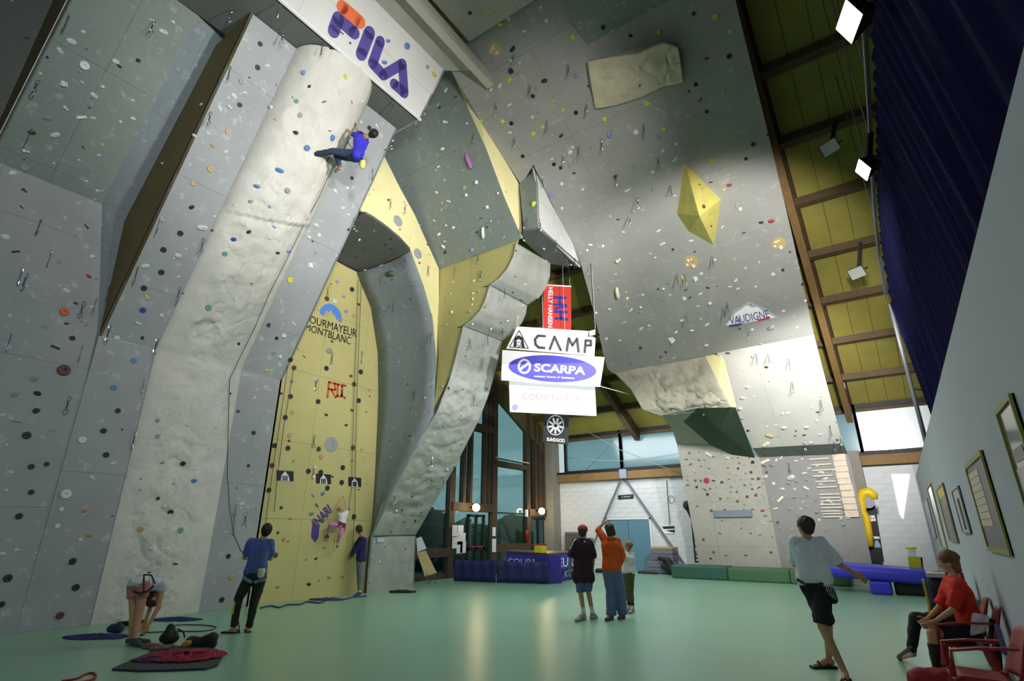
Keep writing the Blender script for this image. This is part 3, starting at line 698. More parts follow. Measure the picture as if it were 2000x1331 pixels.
def hmesh(kind, col, seed):
    rr = random.Random(seed); mb = MB()
    if kind == 'jug':
        nu, nv = 10, 5; vs = []
        for j in range(nv):
            ph = PI/2*j/nv
            for i in range(nu):
                a = 2*PI*i/nu; f = 1+.18*math.sin(2*a+seed)+.1*rr.uniform(-1, 1)
                vs.append((.5*math.cos(a)*math.cos(ph)*f, .5*math.sin(a)*math.cos(ph)*f*.8, .42*math.sin(ph)*(1+.25*math.sin(a))))
        vs.append((0, .12, .44)); fs = []
        for j in range(nv-1):
            for i in range(nu): fs.append((j*nu+i, j*nu+(i+1) % nu, (j+1)*nu+(i+1) % nu, (j+1)*nu+i))
        for i in range(nu): fs.append(((nv-1)*nu+i, (nv-1)*nu+(i+1) % nu, nv*nu))
        mb.add(vs, fs)
    elif kind == 'disc':                                     # round hold with a bolt recess
        n = 12; rs = [(.5, 0), (.5, .16), (.42, .26), (.17, .26), (.15, .08)]
        vs = [(r*math.cos(2*PI*i/n), r*math.sin(2*PI*i/n), z) for r, z in rs for i in range(n)]
        fs = [(j*n+i, j*n+(i+1) % n, (j+1)*n+(i+1) % n, (j+1)*n+i) for j in range(4) for i in range(n)] + [tuple(4*n+i for i in range(n))]
        mb.add(vs, fs)
    elif kind == 'crimp':
        mb.add([(-.5, -.13, 0), (.5, -.13, 0), (.42, .15, 0), (-.42, .15, 0), (-.38, -.12, .18), (.36, -.1, .2), (.26, .03, .15), (-.3, .04, .14)],
               [(0, 1, 5, 4), (1, 2, 6, 5), (2, 3, 7, 6), (3, 0, 4, 7), (4, 5, 6, 7)])
    elif kind == 'pinch':
        mb.ellipsoid((-.2, 0, .1), .26, .26, .24, nu=8, nv=5); mb.ellipsoid((.2, .08, .1), .22, .18, .2, nu=8, nv=5)
    elif kind == 'horn':
        mb.add([(-.4, -.3, 0), (.4, -.3, 0), (.35, .3, 0), (-.3, .35, 0), (-.05, -.32, .5), (.15, -.2, .45), (0, .1, .3)],
               [(0, 1, 5, 4), (1, 2, 6, 5), (2, 3, 6), (3, 0, 4, 6), (4, 5, 6)])
    elif kind == 'long':
        mb.tube([(0, -.5, .02), (0, -.42, .08), (.02, -.15, .11), (-.01, .2, .1), (.01, .42, .07), (0, .5, .02)], [.04, .12, .15, .14, .1, .03], 8)
    me = mb.mesh('climbing_hold'); me.materials.append(HM[col])
    if kind in ('jug', 'pinch', 'long', 'disc'): me.shade_smooth() if kind != 'disc' else None
    return me
HMS = {}
nh = 0; HCOUNT = {}
def hold_at(loc, nrm, root, kind='jug', col='white', size=.12, rot=None, name='climbing_hold'):
    global nh
    HCOUNT[root.name] = HCOUNT.get(root.name, 0)+1
    if HCOUNT[root.name] > 290: return
    sd = R.randrange(3); key = (kind, col, sd)
    if key not in HMS: HMS[key] = hmesh(kind, col, sd)
    o = bpy.data.objects.new(name, HMS[key]); C.objects.link(o); o.parent = root; o.matrix_parent_inverse = Matrix.Translation(-root.location)
    up = UP - nrm*nrm.dot(UP)
    if up.length < .05: up = Vector((0, 1, 0))
    up.normalize(); xx = up.cross(nrm); M = Matrix((xx, up, nrm)).transposed().to_4x4()
    a = R.uniform(-.7, .7) if rot is None else rot
    o.matrix_basis = Matrix.Translation(loc) @ M @ Matrix.Rotation(a, 4, 'Z') @ Matrix.Scale(size, 4)
    if col not in ('white', 'grey', 'dark', 'black'): o['label'] = {'lav': 'lavender', 'tan': 'tan', 'navy': 'dark blue'}.get(col, col)+' hold'
    nh += 1; return o
PXH = []
def H_(px, py, col='white', kind=None, w=11, rot=None):
    h = hit(px, py)
    if not h: return
    loc, n, root = h; d = (loc-ORG).dot(VIEW*CT+UP*ST)
    PXH.append((px, py))
    return hold_at(loc, n, root, kind or R.choice(('jug', 'jug', 'pinch', 'horn')), col, w*d/F*.9, rot)
def HL(s, **kw):
    for t in s.split():
        a = t.split(','); H_(float(a[0]), float(a[1]), a[2] if len(a) > 2 else 'white', (a[3] or None) if len(a) > 3 else None, float(a[4]) if len(a) > 4 else 11)
# left wall
HL('140,81,white,jug,17 117,99,white,jug,13 165,128,white,disc,19 125,164,white,horn,17 184,187,white,jug,14 128,212,white,pinch,14 92,230,grey,jug,14 159,229,white,crimp,20 108,264,white,jug,16 62,259,brown,jug,13 51,296,white,pinch,17 199,283,tan,horn,10 260,232,white,jug,10 226,120,white,jug,13 270,118,dark,horn,11 319,62,white,jug,15 338,43,white,horn,9 347,137,grey,jug,10 199,372,grey,crimp,12 47,373,brown,pinch,13 25,338,white,jug,15 48,327,grey,disc,14')
HL('130,568,white,jug,14 125,610,orange,disc,18 148,593,brown,jug,8 130,633,dark,pinch,10 89,639,grey,disc,10 141,661,dark,disc,11 108,679,dark,crimp,18 124,724,brown,disc,24 66,741,grey,jug,14 30,771,grey,jug,14 73,769,dark,jug,13 74,802,dark,pinch,11 34,823,grey,crimp,18 10,463,white,jug,16 31,492,dark,crimp,15 181,501,white,horn,13 173,540,red,jug,10 169,443,dark,crimp,12 42,405,dark,crimp,9 126,425,white,horn,12 116,512,grey,disc,9')
HL('52,851,dark,disc,16 61,912,dark,disc,12 91,907,dark,disc,10 61,962,dark,disc,11 37,1009,dark,disc,13 104,841,grey,crimp,12 70,803,dark,disc,12 174,1045,tan,jug,12 166,997,tan,jug,12 180,934,white,jug,11 202,842,dark,disc,12 207,889,dark,disc,12 142,1097,dark,disc,14 148,1148,dark,disc,14 15,1130,dark,disc,16 117,1203,brown,disc,15 3,1181,dark,disc,12 128,966,white,disc,20 160,860,white,disc,15 32,1075,white,jug,9 120,995,white,disc,9 157,1055,white,horn,9 3,1083,white,jug,10 222,905,white,crimp,12 112,1028,white,disc,10')
HL('374,405,dark,jug,11 395,445,white,jug,19 352,456,dark,disc,12 319,488,dark,disc,12 348,500,white,jug,14 283,520,white,jug,15 315,532,dark,disc,12 281,563,dark,disc,12 288,581,yellow,crimp,13 279,606,navy,disc,12 270,632,white,pinch,13 228,660,white,disc,11 278,660,dark,horn,9 316,618,white,jug,10 261,705,blue,disc,12 222,758,blue,disc,12 230,803,dark,disc,11 202,842,dark,disc,11')
HL('508,86,dark,disc,10 503,132,dark,disc,11 522,128,white,jug,11 472,159,grey,disc,12 457,188,white,jug,13 468,205,dark,disc,10 448,210,white,pinch,13 429,213,white,jug,11 478,181,white,jug,9 445,257,tan,disc,12 414,284,tan,jug,10 410,330,tan,disc,12 440,297,white,jug,10 377,358,tan,disc,11 380,265,white,jug,9 407,261,white,jug,9 394,204,white,horn,9')
HL('593,143,blue,jug,11 674,151,yellow,jug,10 604,169,dark,jug,8 664,181,grey,disc,8 579,198,teal,disc,10 633,199,red,crimp,11 687,200,red,crimp,9 586,225,grey,disc,11 539,233,tan,horn,9 577,260,dark,disc,12 529,210,white,jug,11 546,333,blue,jug,15 649,269,blue,disc,13 600,289,blue,disc,13 502,364,blue,jug,13 562,372,grey,disc,12 490,394,grey,jug,11 527,405,blue,crimp,13 536,444,blue,crimp,12 687,348,dark,disc,8 735,247,white,pinch,13 721,250,dark,disc,10 679,367,white,horn,9 670,407,white,jug,9 655,374,white,jug,10 664,180,white,disc,9 708,197,white,horn,6 693,244,dark,jug,7 644,256,dark,crimp,8')
HL('456,468,navy,jug,12 486,453,dark,jug,10 439,496,teal,disc,11 563,491,lav,jug,12 460,584,white,disc,10 407,601,teal,disc,13 607,518,white,horn,15 566,547,yellow,disc,13 555,656,white,horn,12 522,724,yellow,jug,9 604,464,white,horn,10 618,441,white,jug,12 542,494,dark,jug,9 623,459,white,disc,8 617,494,grey,disc,8 574,633,white,crimp,11 525,635,dark,horn,11 548,697,white,horn,10 535,690,grey,disc,9 540,661,dark,disc,8 495,846,dark,disc,9 466,672,dark,disc,7 380,655,white,disc,9 450,769,dark,horn,7 465,804,navy,disc,7')
HL('317,904,tan,jug,11 357,906,dark,disc,11 378,940,blue,jug,13 309,974,dark,horn,10 333,1001,dark,disc,12 275,1035,tan,disc,13 353,1036,teal,disc,12 295,1073,white,jug,11 329,1072,white,crimp,9 343,1102,dark,crimp,12 368,830,white,crimp,11 308,853,grey,disc,10 308,822,grey,disc,9 451,1127,tan,disc,12 433,1172,dark,disc,11 446,1087,dark,disc,10 458,1006,grey,disc,11 472,985,white,jug,11 464,952,grey,horn,9 485,910,dark,horn,9')
# yellow wall: rows of round holds
for t in '687,566 638,584 567,703 574,719 637,720 567,775 621,785 557,816 704,727 700,783 691,751 536,871 531,910 525,958 689,875 669,914 667,943 691,1010 622,878 602,921 626,923 639,954 538,1085 562,876'.split():
    a = t.split(','); H_(float(a[0]), float(a[1]), R.choice(('dark', 'dark', 'brown')), 'disc', 11)
HL('658,551,lav,disc,8 653,589,white,disc,11 700,595,brown,jug,8 691,618,tan,disc,10 617,745,grey,jug,9 570,746,grey,jug,9 548,769,brown,jug,8 642,686,grey,jug,15 571,806,tan,disc,10 685,735,brown,jug,8 687,802,brown,jug,8 637,811,dark,jug,8 707,689,tan,jug,10 671,580,lav,disc,7 676,609,lav,disc,8 581,682,tan,crimp,12 594,697,brown,crimp,9 667,760,tan,jug,7 565,851,tan,disc,10 627,893,tan,disc,11 676,831,brown,jug,8 549,992,dark,horn,9 543,1041,dark,horn,8 554,1054,tan,jug,10 603,1142,dark,jug,9 617,1092,dark,jug,7 542,1147,tan,jug,9 598,1093,tan,jug,7 630,965,blue,jug,10 608,1004,teal,jug,11 619,988,navy,crimp,12 611,968,lav,crimp,12 573,901,tan,jug,7 706,878,tan,jug,7 688,900,tan,jug,9 711,895,tan,crimp,7 642,1128,tan,jug,9 669,1126,tan,jug,9 701,957,brown,crimp,7 567,1014,tan,jug,8')
# slab with the pink hold
HL('872,176,white,pinch,14 870,239,white,pinch,15 864,291,white,jug,10 855,205,white,crimp,10 857,326,white,pinch,10 930,356,white,horn,12 910,381,white,horn,10 876,393,white,crimp,11 951,405,white,horn,11 885,445,white,jug,9 865,482,white,jug,10 857,458,white,jug,9 922,489,lav,jug,9 852,376,white,jug,8 868,352,white,crimp,8 862,410,white,crimp,8 907,366,tan,disc,8 907,303,tan,disc,9')
H_(916, 314, 'pink', 'long', 36, .05); H_(944, 455, 'white', 'long', 26, -.35)
# great overhang
HL('918,25,black,disc,8 955,21,yellow,jug,11 994,35,cream,jug,11 978,46,yellow,jug,12 1024,61,white,jug,8 1001,96,dark,jug,13 999,118,white,jug,10 1015,123,white,horn,8 998,139,dark,disc,12 1011,144,grey,jug,8 995,156,lime,jug,12 976,168,white,jug,11 959,175,white,jug,9 1063,158,dark,jug,13 1049,171,grey,jug,11 1041,188,dark,disc,9 1080,198,tan,disc,11 995,205,cream,crimp,13 1050,218,grey,horn,10 981,237,yellow,horn,12 999,241,black,disc,9 995,259,white,jug,9 1042,261,yellow,disc,9 1096,265,dark,jug,9 1125,148,lav,jug,14 1119,72,yellow,disc,10 1178,53,black,disc,10 1287,63,yellow,disc,10 1125,220,black,disc,9 1113,298,white,jug,13 1082,321,black,disc,8 1095,328,dark,horn,10 1123,316,tan,jug,9 1021,305,black,disc,8 1097,359,white,disc,8 1078,381,lav,disc,12 1043,399,lime,jug,13 1190,263,lav,jug,15 1181,233,yellow,disc,10 1264,202,yellow,disc,11 1242,258,cream,disc,11 1297,252,yellow,disc,9 1284,269,grey,jug,11 1295,294,white,horn,9 1318,312,white,crimp,12 1237,327,grey,jug,10 1202,345,dark,jug,10 1225,372,white,crimp,14 1275,336,white,horn,9 1207,429,black,crimp,8 1191,422,white,horn,7')
HL('1208,509,cream,pinch,16 1232,606,cream,crimp,13 1252,642,cream,crimp,12 1286,451,white,crimp,11 1294,476,white,crimp,13 1153,478,white,crimp,10 1336,583,white,horn,11 1332,626,white,crimp,11 1320,650,white,jug,10 1311,664,white,horn,18 1300,688,dark,horn,7 1237,706,lav,pinch,15 1290,698,dark,horn,6 1358,544,white,horn,14 1396,508,white,jug,8 1437,548,white,jug,8 1426,560,white,crimp,8 1441,564,white,crimp,9 1368,574,white,crimp,10 1386,594,white,jug,11 1381,634,white,crimp,12 1351,646,white,jug,8 1379,675,white,jug,10 1460,757,white,jug,9 1451,778,white,pinch,11 1445,799,white,jug,10 1539,807,white,crimp,12 1503,851,tan,crimp,18 1495,868,cream,crimp,20 1531,836,white,jug,10 1575,835,white,jug,10 1584,865,white,pinch,9 1506,432,red,jug,12 1506,640,grey,jug,16 1421,690,dark,crimp,10 1405,698,white,crimp,14 1350,470,white,crimp,10 1457,310,black,disc,8 1471,282,black,disc,9 1424,110,black,disc,10 1359,165,black,disc,9 1397,32,yellow,disc,12 1390,312,lime,disc,10 1424,362,red,jug,10 1440,400,grey,horn,12 1446,408,white,horn,10 1380,115,red,jug,9 1368,195,red,crimp,12 1380,218,dark,disc,8 1250,165,red,jug,10 1249,132,grey,jug,9 1292,117,dark,disc,9')
H_(1206, 572, 'cream', 'long', 30, -.3)
# holds on the yellow pyramid
HL('1374,404,brown,disc,9 1389,442,dark,jug,6 1366,361,dark,jug,4')
# swirl-shaped feature holds in their own shallow discs
for px, py, w_ in ((1350, 511, 34), (1521, 475, 32), (967, 95, 34)):
    o = H_(px, py, 'tan', 'disc', w_*.9, 0)
    if o: o.scale = o.scale*1.0; o.name = 'feature_disc'; o.scale.z *= .18
    H_(px-3, py-3, 'cream', 'pinch', w_*.45); H_(px+4, py+7, 'cream', 'horn', w_*.4); H_(px-8, py+5, 'cream', 'horn', w_*.3)
for px, py, w_ in ((816, 496, 24), (777, 432, 26), (647, 869, 34)):
    o = H_(px, py, 'grey', 'disc', w_, 0)
    if o: o.name = 'feature_disc'; o.scale.z *= .15
H_(764, 535, 'green', 'jug', 22)
# training wall
HL('1384,888,white,crimp,16 1420,895,white,jug,10 1380,939,red,disc,12 1490,998,red,pinch,10 1494,902,cream,crimp,22 1545,934,white,jug,16 1575,954,white,crimp,13 1524,976,cream,crimp,18 1511,945,white,disc,7 1552,956,white,horn,6 1600,1016,white,horn,6 1516,900,white,jug,9 1526,895,white,pinch,12 1566,897,white,horn,7 1580,915,white,crimp,9 1470,903,dark,horn,9')
def scatter(root, box, n, cols, kinds, w0=4, w1=9, poly=None):
    k = 0; tries = 0
    while k < n and tries < n*20:
        tries += 1
        px, py = R.uniform(box[0], box[2]), R.uniform(box[1], box[3])
        if poly and not inpoly(poly, px, py): continue
        h = hit(px, py)
        if not h or (root is not None and h[2] not in root): continue
        if any(abs(px-a) < 9 and abs(py-b) < 9 for a, b in PXH[-400:]): continue
        H_(px, py, R.choice(cols), R.choice(kinds), R.uniform(w0, w1)); k += 1
G1 = ('white', 'white', 'grey', 'dark', 'white')
scatter([WM], (1335, 880, 1500, 1000), 75, ('brown', 'grey', 'dark', 'grey', 'brown'), ('crimp', 'horn', 'crimp'), 5, 9)
scatter([WM], (1370, 1000, 1520, 1095), 26, ('brown', 'grey', 'dark', 'tan'), ('crimp', 'horn'), 4, 7)
scatter([WM], (1490, 895, 1660, 1040), 60, ('grey', 'white', 'grey'), ('crimp', 'jug'), 5, 11)
scatter([WO], (900, 0, 1560, 700), 70, G1+('yellow', 'grey', 'tan'), ('jug', 'horn', 'crimp', 'disc'), 5, 9)
scatter([WO], (1130, 480, 1600, 700), 45, G1, ('horn', 'crimp', 'jug'), 5, 9)
scatter([WO], (1420, 690, 1640, 860), 28, G1, ('horn', 'crimp', 'jug'), 4, 8)
scatter([WS], (780, 140, 1010, 510), 26, G1, ('jug', 'horn', 'crimp'), 5, 9)
scatter([WP], (200, 30, 760, 1180), 55, G1, ('jug', 'horn', 'crimp'), 4, 8)
scatter([WL], (0, 0, 400, 1200), 45, G1, ('jug', 'crimp', 'horn'), 5, 9)
scatter([WG], (700, 500, 850, 1040), 60, ('dark', 'grey', 'white', 'dark'), ('horn', 'crimp', 'jug'), 4, 8)
scatter([WR], (720, 480, 1075, 1140), 55, ('white', 'dark', 'dark', 'grey'), ('horn', 'crimp'), 4, 8)
scatter([WK], (850, 480, 1000, 760), 14, ('white', 'cream', 'grey'), ('horn', 'jug'), 4, 8)
scatter([WBnd, WT], (700, 150, 1020, 700), 12, ('grey', 'tan', 'brown'), ('horn', 'jug'), 4, 7)
scatter([SOF], (650, 410, 800, 530), 12, ('white', 'dark'), ('horn', 'crimp'), 6, 9)
scatter([WY], (540, 540, 735, 1150), 16, ('tan', 'brown', 'grey'), ('jug', 'horn'), 4, 8)
scatter([WW], (1230, 710, 1430, 810), 22, ('white', 'dark', 'grey'), ('horn', 'crimp'), 4, 8)
scatter([WN], (1020, 440, 1130, 520), 8, ('white',), ('horn',), 5, 8)
HL('758,80,blue,jug,10 795,90,blue,disc,14 751,122,blue,jug,12 835,131,grey,horn,11 848,146,lime,jug,12 667,64,green,crimp,12 684,84,navy,horn,7')
print('holds', nh, HCOUNT)
# quickdraws: bolt, sling and carabiner hanging straight down
qm = MB()
qm.tube([(0, 0, 0), (.03, 0, -.02), (.035, 0, -.07), (0, 0, -.1), (-.03, 0, -.06), (-.02, 0, -.01), (0, 0, 0)], .006, 5)
qd = MB().box((0, 0, -.17), .022, .006, .16).mesh('sling'); qd.materials.append(mat('sling_dark', (60, 64, 84), .8))
qc = MB().tube([(0, 0, -.24), (.03, 0, -.26), (.036, 0, -.32), (0, 0, -.36), (-.03, 0, -.32), (-.024, 0, -.26), (0, 0, -.24)], .008, 5).mesh('carabiner'); qc.materials.append(CHROME)
qt = qm.mesh('carabiner'); qt.materials.append(CHROME)
qa = bpy.data.meshes.new('quickdraw'); 
QALL = MB(); QALL.v = []; 
def merged(name, items):
    vs = []; fs = []; mi = []; me = bpy.data.meshes.new(name)
    for k, (m_, s_) in enumerate(items):
        o_ = len(vs); vs += [tuple(v.co) for v in s_.vertices]; fs += [tuple(i+o_ for i in p.vertices) for p in s_.polygons]; mi += [k]*len(s_.polygons); me.materials.append(m_)
    me.from_pydata(vs, [], fs); me.polygons.foreach_set('material_index', mi); me.update(); return me
QME = merged('quickdraw', [(CHROME, qt), (mat('sling_dark', (0, 0, 0)), qd), (CHROME, qc)])
def QD(px, py, s=1.0):                                       # px,py = the bolt
    h = hit(px, py)
    if not h: return
    loc, n, root = h
    o = bpy.data.objects.new('quickdraw', QME); C.objects.link(o); o.parent = root; o.matrix_parent_inverse = Matrix.Translation(-root.location)
    o.location = loc+n*.04; o.scale = (s, s, s); o.rotation_euler = (0, 0, R.uniform(-.5, 1.2))
for t in ('52,535 161,675 22,652 135,775 44,525 101,490 188,583 163,590 79,430 300,40 62,250 135,30 75,155 210,560 312,425 269,520 215,635 397,465 351,560 307,660 282,738 263,845 '
          '454,15 548,5 631,80 768,195 815,235 765,270 554,60 449,130 411,218 692,425 640,1030 460,985 458,1015 480,1000 '
          '1003,105 1110,125 1035,165 970,200 1068,235 925,260 1005,265 1145,200 1175,270 1100,300 1285,305 1203,340 1245,385 1130,285 1257,240 1310,365 1060,345 1230,420 '
          '1412,600 1338,535 1322,535 1391,500 1443,615 1340,610 1476,690 1500,690 1420,590 1460,640 1540,700 1586,560 1604,650 1547,745 1602,780 1620,830 1640,850 '
          '890,520 940,530 985,560 952,650 916,660 940,700 925,770 865,930 842,890 980,640 935,495 '
          '733,430 790,400 795,500 770,590 835,520 843,650 812,760 800,880 770,960 745,540 727,330 762,390 '
          '648,690 668,750 617,740 706,690 640,560 613,850 612,910 672,1000 '
          '1053,430 1083,470 1108,500 1120,505 1540,905 1628,860 1660,870 1570,860').split():
    a = t.split(','); QD(float(a[0]), float(a[1]))
# campus board rungs and wooden blocks
LWo = (LWp[0]-Vector((0, .03, 0)), LWp[1])
RUNG = mat('rung_wood', (200, 192, 176), .6, var=.08, scale=6)
for i, (px, py) in enumerate(((1600, 897), (1604, 908), (1606, 919), (1607, 930), (1612, 941), (1615, 952), (1620, 966), (1621, 973), (1622, 979), (1622, 986), (1624, 992), (1624, 999), (1626, 1004), (1627, 1010))):
    p = atP(px, py, LWp); MB().bb(p.x-.3, p.x+.3, p.y-.05, p.y+.02, p.z-.022, p.z+.022).build('campus_rung', RUNG, WM)
for i, (px, py) in enumerate(((1639, 894), (1641, 905), (1644, 916), (1646, 929), (1649, 940), (1653, 952), (1656, 965), (1658, 978), (1661, 990), (1664, 1004))):
    p = atP(px, py, LWp); MB().bb(p.x-.19, p.x+.19, p.y-.06, p.y+.02, p.z-.105, p.z+.105).build('wooden_block', mat('block_wood', (206, 190, 170), .6, var=.08, scale=6), WM)
a, b = atP(1395, 998, LWp), atP(1470, 1010, LWp)
MB().bb(a.x, b.x, a.y-.06, a.y+.05, b.z, a.z).build('plank', mat('plank_blue', (118, 130, 138), .6), WM)
# ================================================================ lettering and signs
PURP = mat('letter_purple', (74, 62, 140), .6); ORNG = mat('letter_orange', (222, 104, 52), .6); INK = mat('ink_black', (26, 26, 28), .6)
SKYB = mat('logo_blue', (84, 136, 220), .6); SIGNW = mat('sign_white', (244, 245, 248), .5); SBLUE = mat('sign_blue', (66, 58, 176), .5)
def onpl(pl, lift):                                           # the plane lifted towards the room
    return (pl[0]+pl[1]*lift, pl[1])
def stroke(pl, pts, wpx, m, root, name='letter', lift=.012, closed=False):
    """rounded thick stroke lying on a plane; pts are pixels"""
    P = onpl(pl, lift); q = [atP(*p, P) for p in pts]; n = pl[1]; mb = MB()
    w = wpx*(q[0]-ORG).length/F/2
    if closed: q.append(q[0])
    for a, b in zip(q, q[1:]):
        d = (b-a).normalized(); s = n.cross(d)*w
        mb.prism([a-s, b-s, b+s, a+s], -n*.01)
    for a in q:
        e = n.orthogonal().normalized(); f = n.cross(e)
        mb.prism([a+(e*math.cos(2*PI*k/12)+f*math.sin(2*PI*k/12))*w for k in range(12)], -n*.011)
    return mb.build(name, m, root)
def patch(pl, pts, m, root, name='patch', lift=.012, th=.01):
    P = onpl(pl, lift); return MB().prism([atP(*p, P) for p in pts], -pl[1]*th).build(name, m, root)
def text_raw(s, bold=0, spacing=1.0):
    c = bpy.data.curves.new('lettering', 'FONT'); c.body = s; c.offset = bold; c.space_character = spacing; c.resolution_u = 3; c.align_x = 'LEFT'
    o = bpy.data.objects.new('lettering', c); C.objects.link(o)
    dg = bpy.context.evaluated_depsgraph_get(); me = bpy.data.meshes.new_from_object(o.evaluated_get(dg))
    vs = [v.co.copy() for v in me.vertices]; fs = [tuple(p.vertices) for p in me.polygons]
    bpy.data.objects.remove(o); bpy.data.curves.remove(c); bpy.data.meshes.remove(me)
    return vs, fs
def text3(s, TL, TR, BR, BL, m, root, bold=0, spacing=1.0, name='lettering', lift=.006, rot=0):
    """letters filling a quad given by its four corners in the room"""
    TL, TR, BR, BL = map(Vector, (TL, TR, BR, BL))
    vs, fs = text_raw(s, bold, spacing)
    x0, x1 = min(v.x for v in vs), max(v.x for v in vs); y0, y1 = min(v.y for v in vs), max(v.y for v in vs)
    n = (TR-BL).cross(TL-BR).normalized()
    if n.dot(ORG-TL) < 0: n = -n
    out = []
    for v in vs:
        u = (v.x-x0)/(x1-x0); t = (v.y-y0)/(y1-y0)
        out.append(BL.lerp(BR, u).lerp(TL.lerp(TR, u), t) + n*lift)
    return MB().add(out, fs).build(name, m, root)
def textpx(s, pl, quad, m, root, **k):
    P = onpl(pl, .012); return text3(s, *[atP(*p, P) for p in quad], m, root, **k)
bp_ = fBox['pl']
# box letters
stroke(bp_, [(669, 14), (703, 43)], 20, ORNG, WB)
stroke(bp_, [(652, 61), (661, 36), (692, 64)], 20, PURP, WB)
stroke(bp_, [(722, 64), (706, 106)], 20, PURP, WB)
stroke(bp_, [(743, 81), (728, 124), (749, 147), (786, 125), (790, 182), (770, 164)], 17, PURP, WB)
# yellow wall lettering
yp_ = fY['pl']
ell = [(645+19.5*math.cos(a), 615+22*math.sin(a)+(math.cos(a))*5) for a in [PI+ (2*PI*.5)*k/12 for k in range(13)]]
mt = [(667, 633), (662, 622), (659, 627), (655, 616), (650, 613), (647, 604), (643, 611), (638, 606), (632, 618), (626, 612)]
patch(yp_, [(625, 616), (626, 604), (633, 596), (642, 593), (652, 596), (661, 604), (667, 616), (668, 631)] + mt[1:], SKYB, WY, 'mountain_logo')
textpx('COURMAYEUR', yp_, [(594, 613), (697, 644), (696, 660), (592, 627)], INK, WY)
textpx('MONTBLANC', yp_, [(597, 632), (686, 659), (684, 674), (595, 645)], INK, WY)
RO = mat('route_orange', (206, 92, 52), .7)
for pts in ([(643, 747), (640, 776)], [(643, 747), (675, 754)], [(643, 760), (655, 762), (654, 750)], [(648, 762), (656, 777)], [(660, 752), (659, 774)], [(659, 774), (667, 775), (669, 754)], [(668, 773), (674, 778)], [(668, 756), (667, 774)]):
    stroke(yp_, pts, 4, RO, WY, 'painted_letter')
textpx('INARI', yp_, [(608, 1018), (640, 984), (648, 1000), (622, 1033)], PURP, WY, bold=.02)
patch(yp_, [(611, 1021), (624, 1030), (622, 1050), (616, 1060), (608, 1049)], PURP, WY, 'painted_pencil')
SILV = mat('logo_silver', (226, 228, 232), .5)
for (x, y, w_, h_) in ((557, 930, 33, 20), (632, 936, 29, 19), (693, 942, 25, 18)):
    patch(yp_, [(x-w_/2, y-h_/2-1), (x+w_/2, y-h_/2+1), (x+w_/2, y+h_/2+1), (x-w_/2, y+h_/2-1)], INK, WY, 'poster', .01)
    arch = [(x-w_*.26, y+h_*.48), (x-w_*.2, y-h_*.05), (x, y-h_*.46), (x+w_*.2, y), (x+w_*.27, y+h_*.5)]
    patch(yp_, arch, SILV, WY, 'poster_logo', .02)
    for dx in (-.11, 0, .11): patch(yp_, [(x+w_*dx-1, y-h_*.02), (x+w_*dx+1, y-h_*.02), (x+w_*dx+1, y+h_*.45), (x+w_*dx-1, y+h_*.45)], INK, WY, 'poster_logo', .03)
# name sign on the great overhang
rp_ = fO['pl'] if fO['pl'][1].dot(RP[1]) > .9 else RP
patch(RP, [(1415, 638), (1428, 619), (1432, 606), (1448, 599), (1462, 589), (1482, 598), (1496, 603), (1520, 621), (1507, 624), (1460, 632)], mat('sign_grey', (176, 178, 182), .5), WO, 'sign_board', .02)
patch(RP, [(1418, 636), (1436, 612), (1446, 606), (1458, 597), (1470, 602), (1479, 600), (1490, 608), (1513, 620), (1460, 630)], SIGNW, WO, 'sign_board', .03)
textpx('VAUDIGNE', RP, [(1424, 619), (1500, 604), (1503, 619), (1427, 634)], PURP, WO, lift=.03)
patch(RP, [(1424, 636), (1449, 632), (1449, 635), (1424, 639)], PURP, WO, 'underline', .045); patch(RP, [(1480, 625), (1504, 620), (1504, 623), (1480, 628)], mat('line_red', (190, 40, 60)), WO, 'underline', .045)
# small plate on the stepped pillar
patch(fR0['pl'], [(737, 1051), (751, 1051), (751, 1060), (737, 1060)], mat('paper', (190, 194, 196)), WR, 'number_plate', .03)

# ---- hanging banners in the middle
def board(name, label, quad, D, m, group=None, th=.03, cat='banner'):
    cx = sum(p[0] for p in quad)/4; cy = sum(p[1] for p in quad)/4; c = atD(cx, cy, D)
    pl = (c, (ORG-c).normalized()*Vector((1, 1, 0)).length and Vector((ORG.x-c.x, ORG.y-c.y, 0)).normalized())
    root = thing(name, label, cat, tuple(c), group)
    P = [atP(*p, pl) for p in quad]
    MB().prism(P, -pl[1]*th).build('board', m, root)
    return root, pl, P
r1b, plc, _ = board('banner', 'white banner lettered CAMP with a hooded face in a triangle', [(1010, 638), (1164, 648), (1161, 696), (989, 681)], 15.0, SIGNW)
LG = mat('camp_grey', (74, 74, 82), .5)
for pts in ([(1064, 657), (1051, 656), (1045, 663), (1046, 673), (1052, 679), (1063, 680)], [(1074, 682), (1083, 658), (1095, 684)], [(1107, 685), (1111, 661), (1118, 675), (1127, 662), (1130, 687)], [(1142, 688), (1144, 665), (1154, 666), (1154, 675), (1144, 675)]):
    stroke(plc, pts, 5, LG, r1b)
stroke(plc, [(1014, 646), (995, 678), (1032, 681)], 1.5, INK, r1b, 'triangle_outline', closed=True)
patch(plc, [(1003, 677), (1005, 660), (1013, 655), (1021, 660), (1025, 680), (1019, 680), (1019, 666), (1013, 662), (1008, 666), (1008, 678)], INK, r1b, 'hood', .02)
stroke(plc, [(1009, 668), (1018, 669), (1017, 676), (1013, 679), (1009, 675)], 1, INK, r1b, 'face_outline', closed=True)
stroke(plc, [(1011, 674), (1015, 675)], 1, INK, r1b, 'mouth')
r2b, pls, _ = board('banner', 'white banner with a blue oval lettered SCARPA', [(981, 684), (1181, 698), (1172, 756), (979, 743)], 14.8, SIGNW)
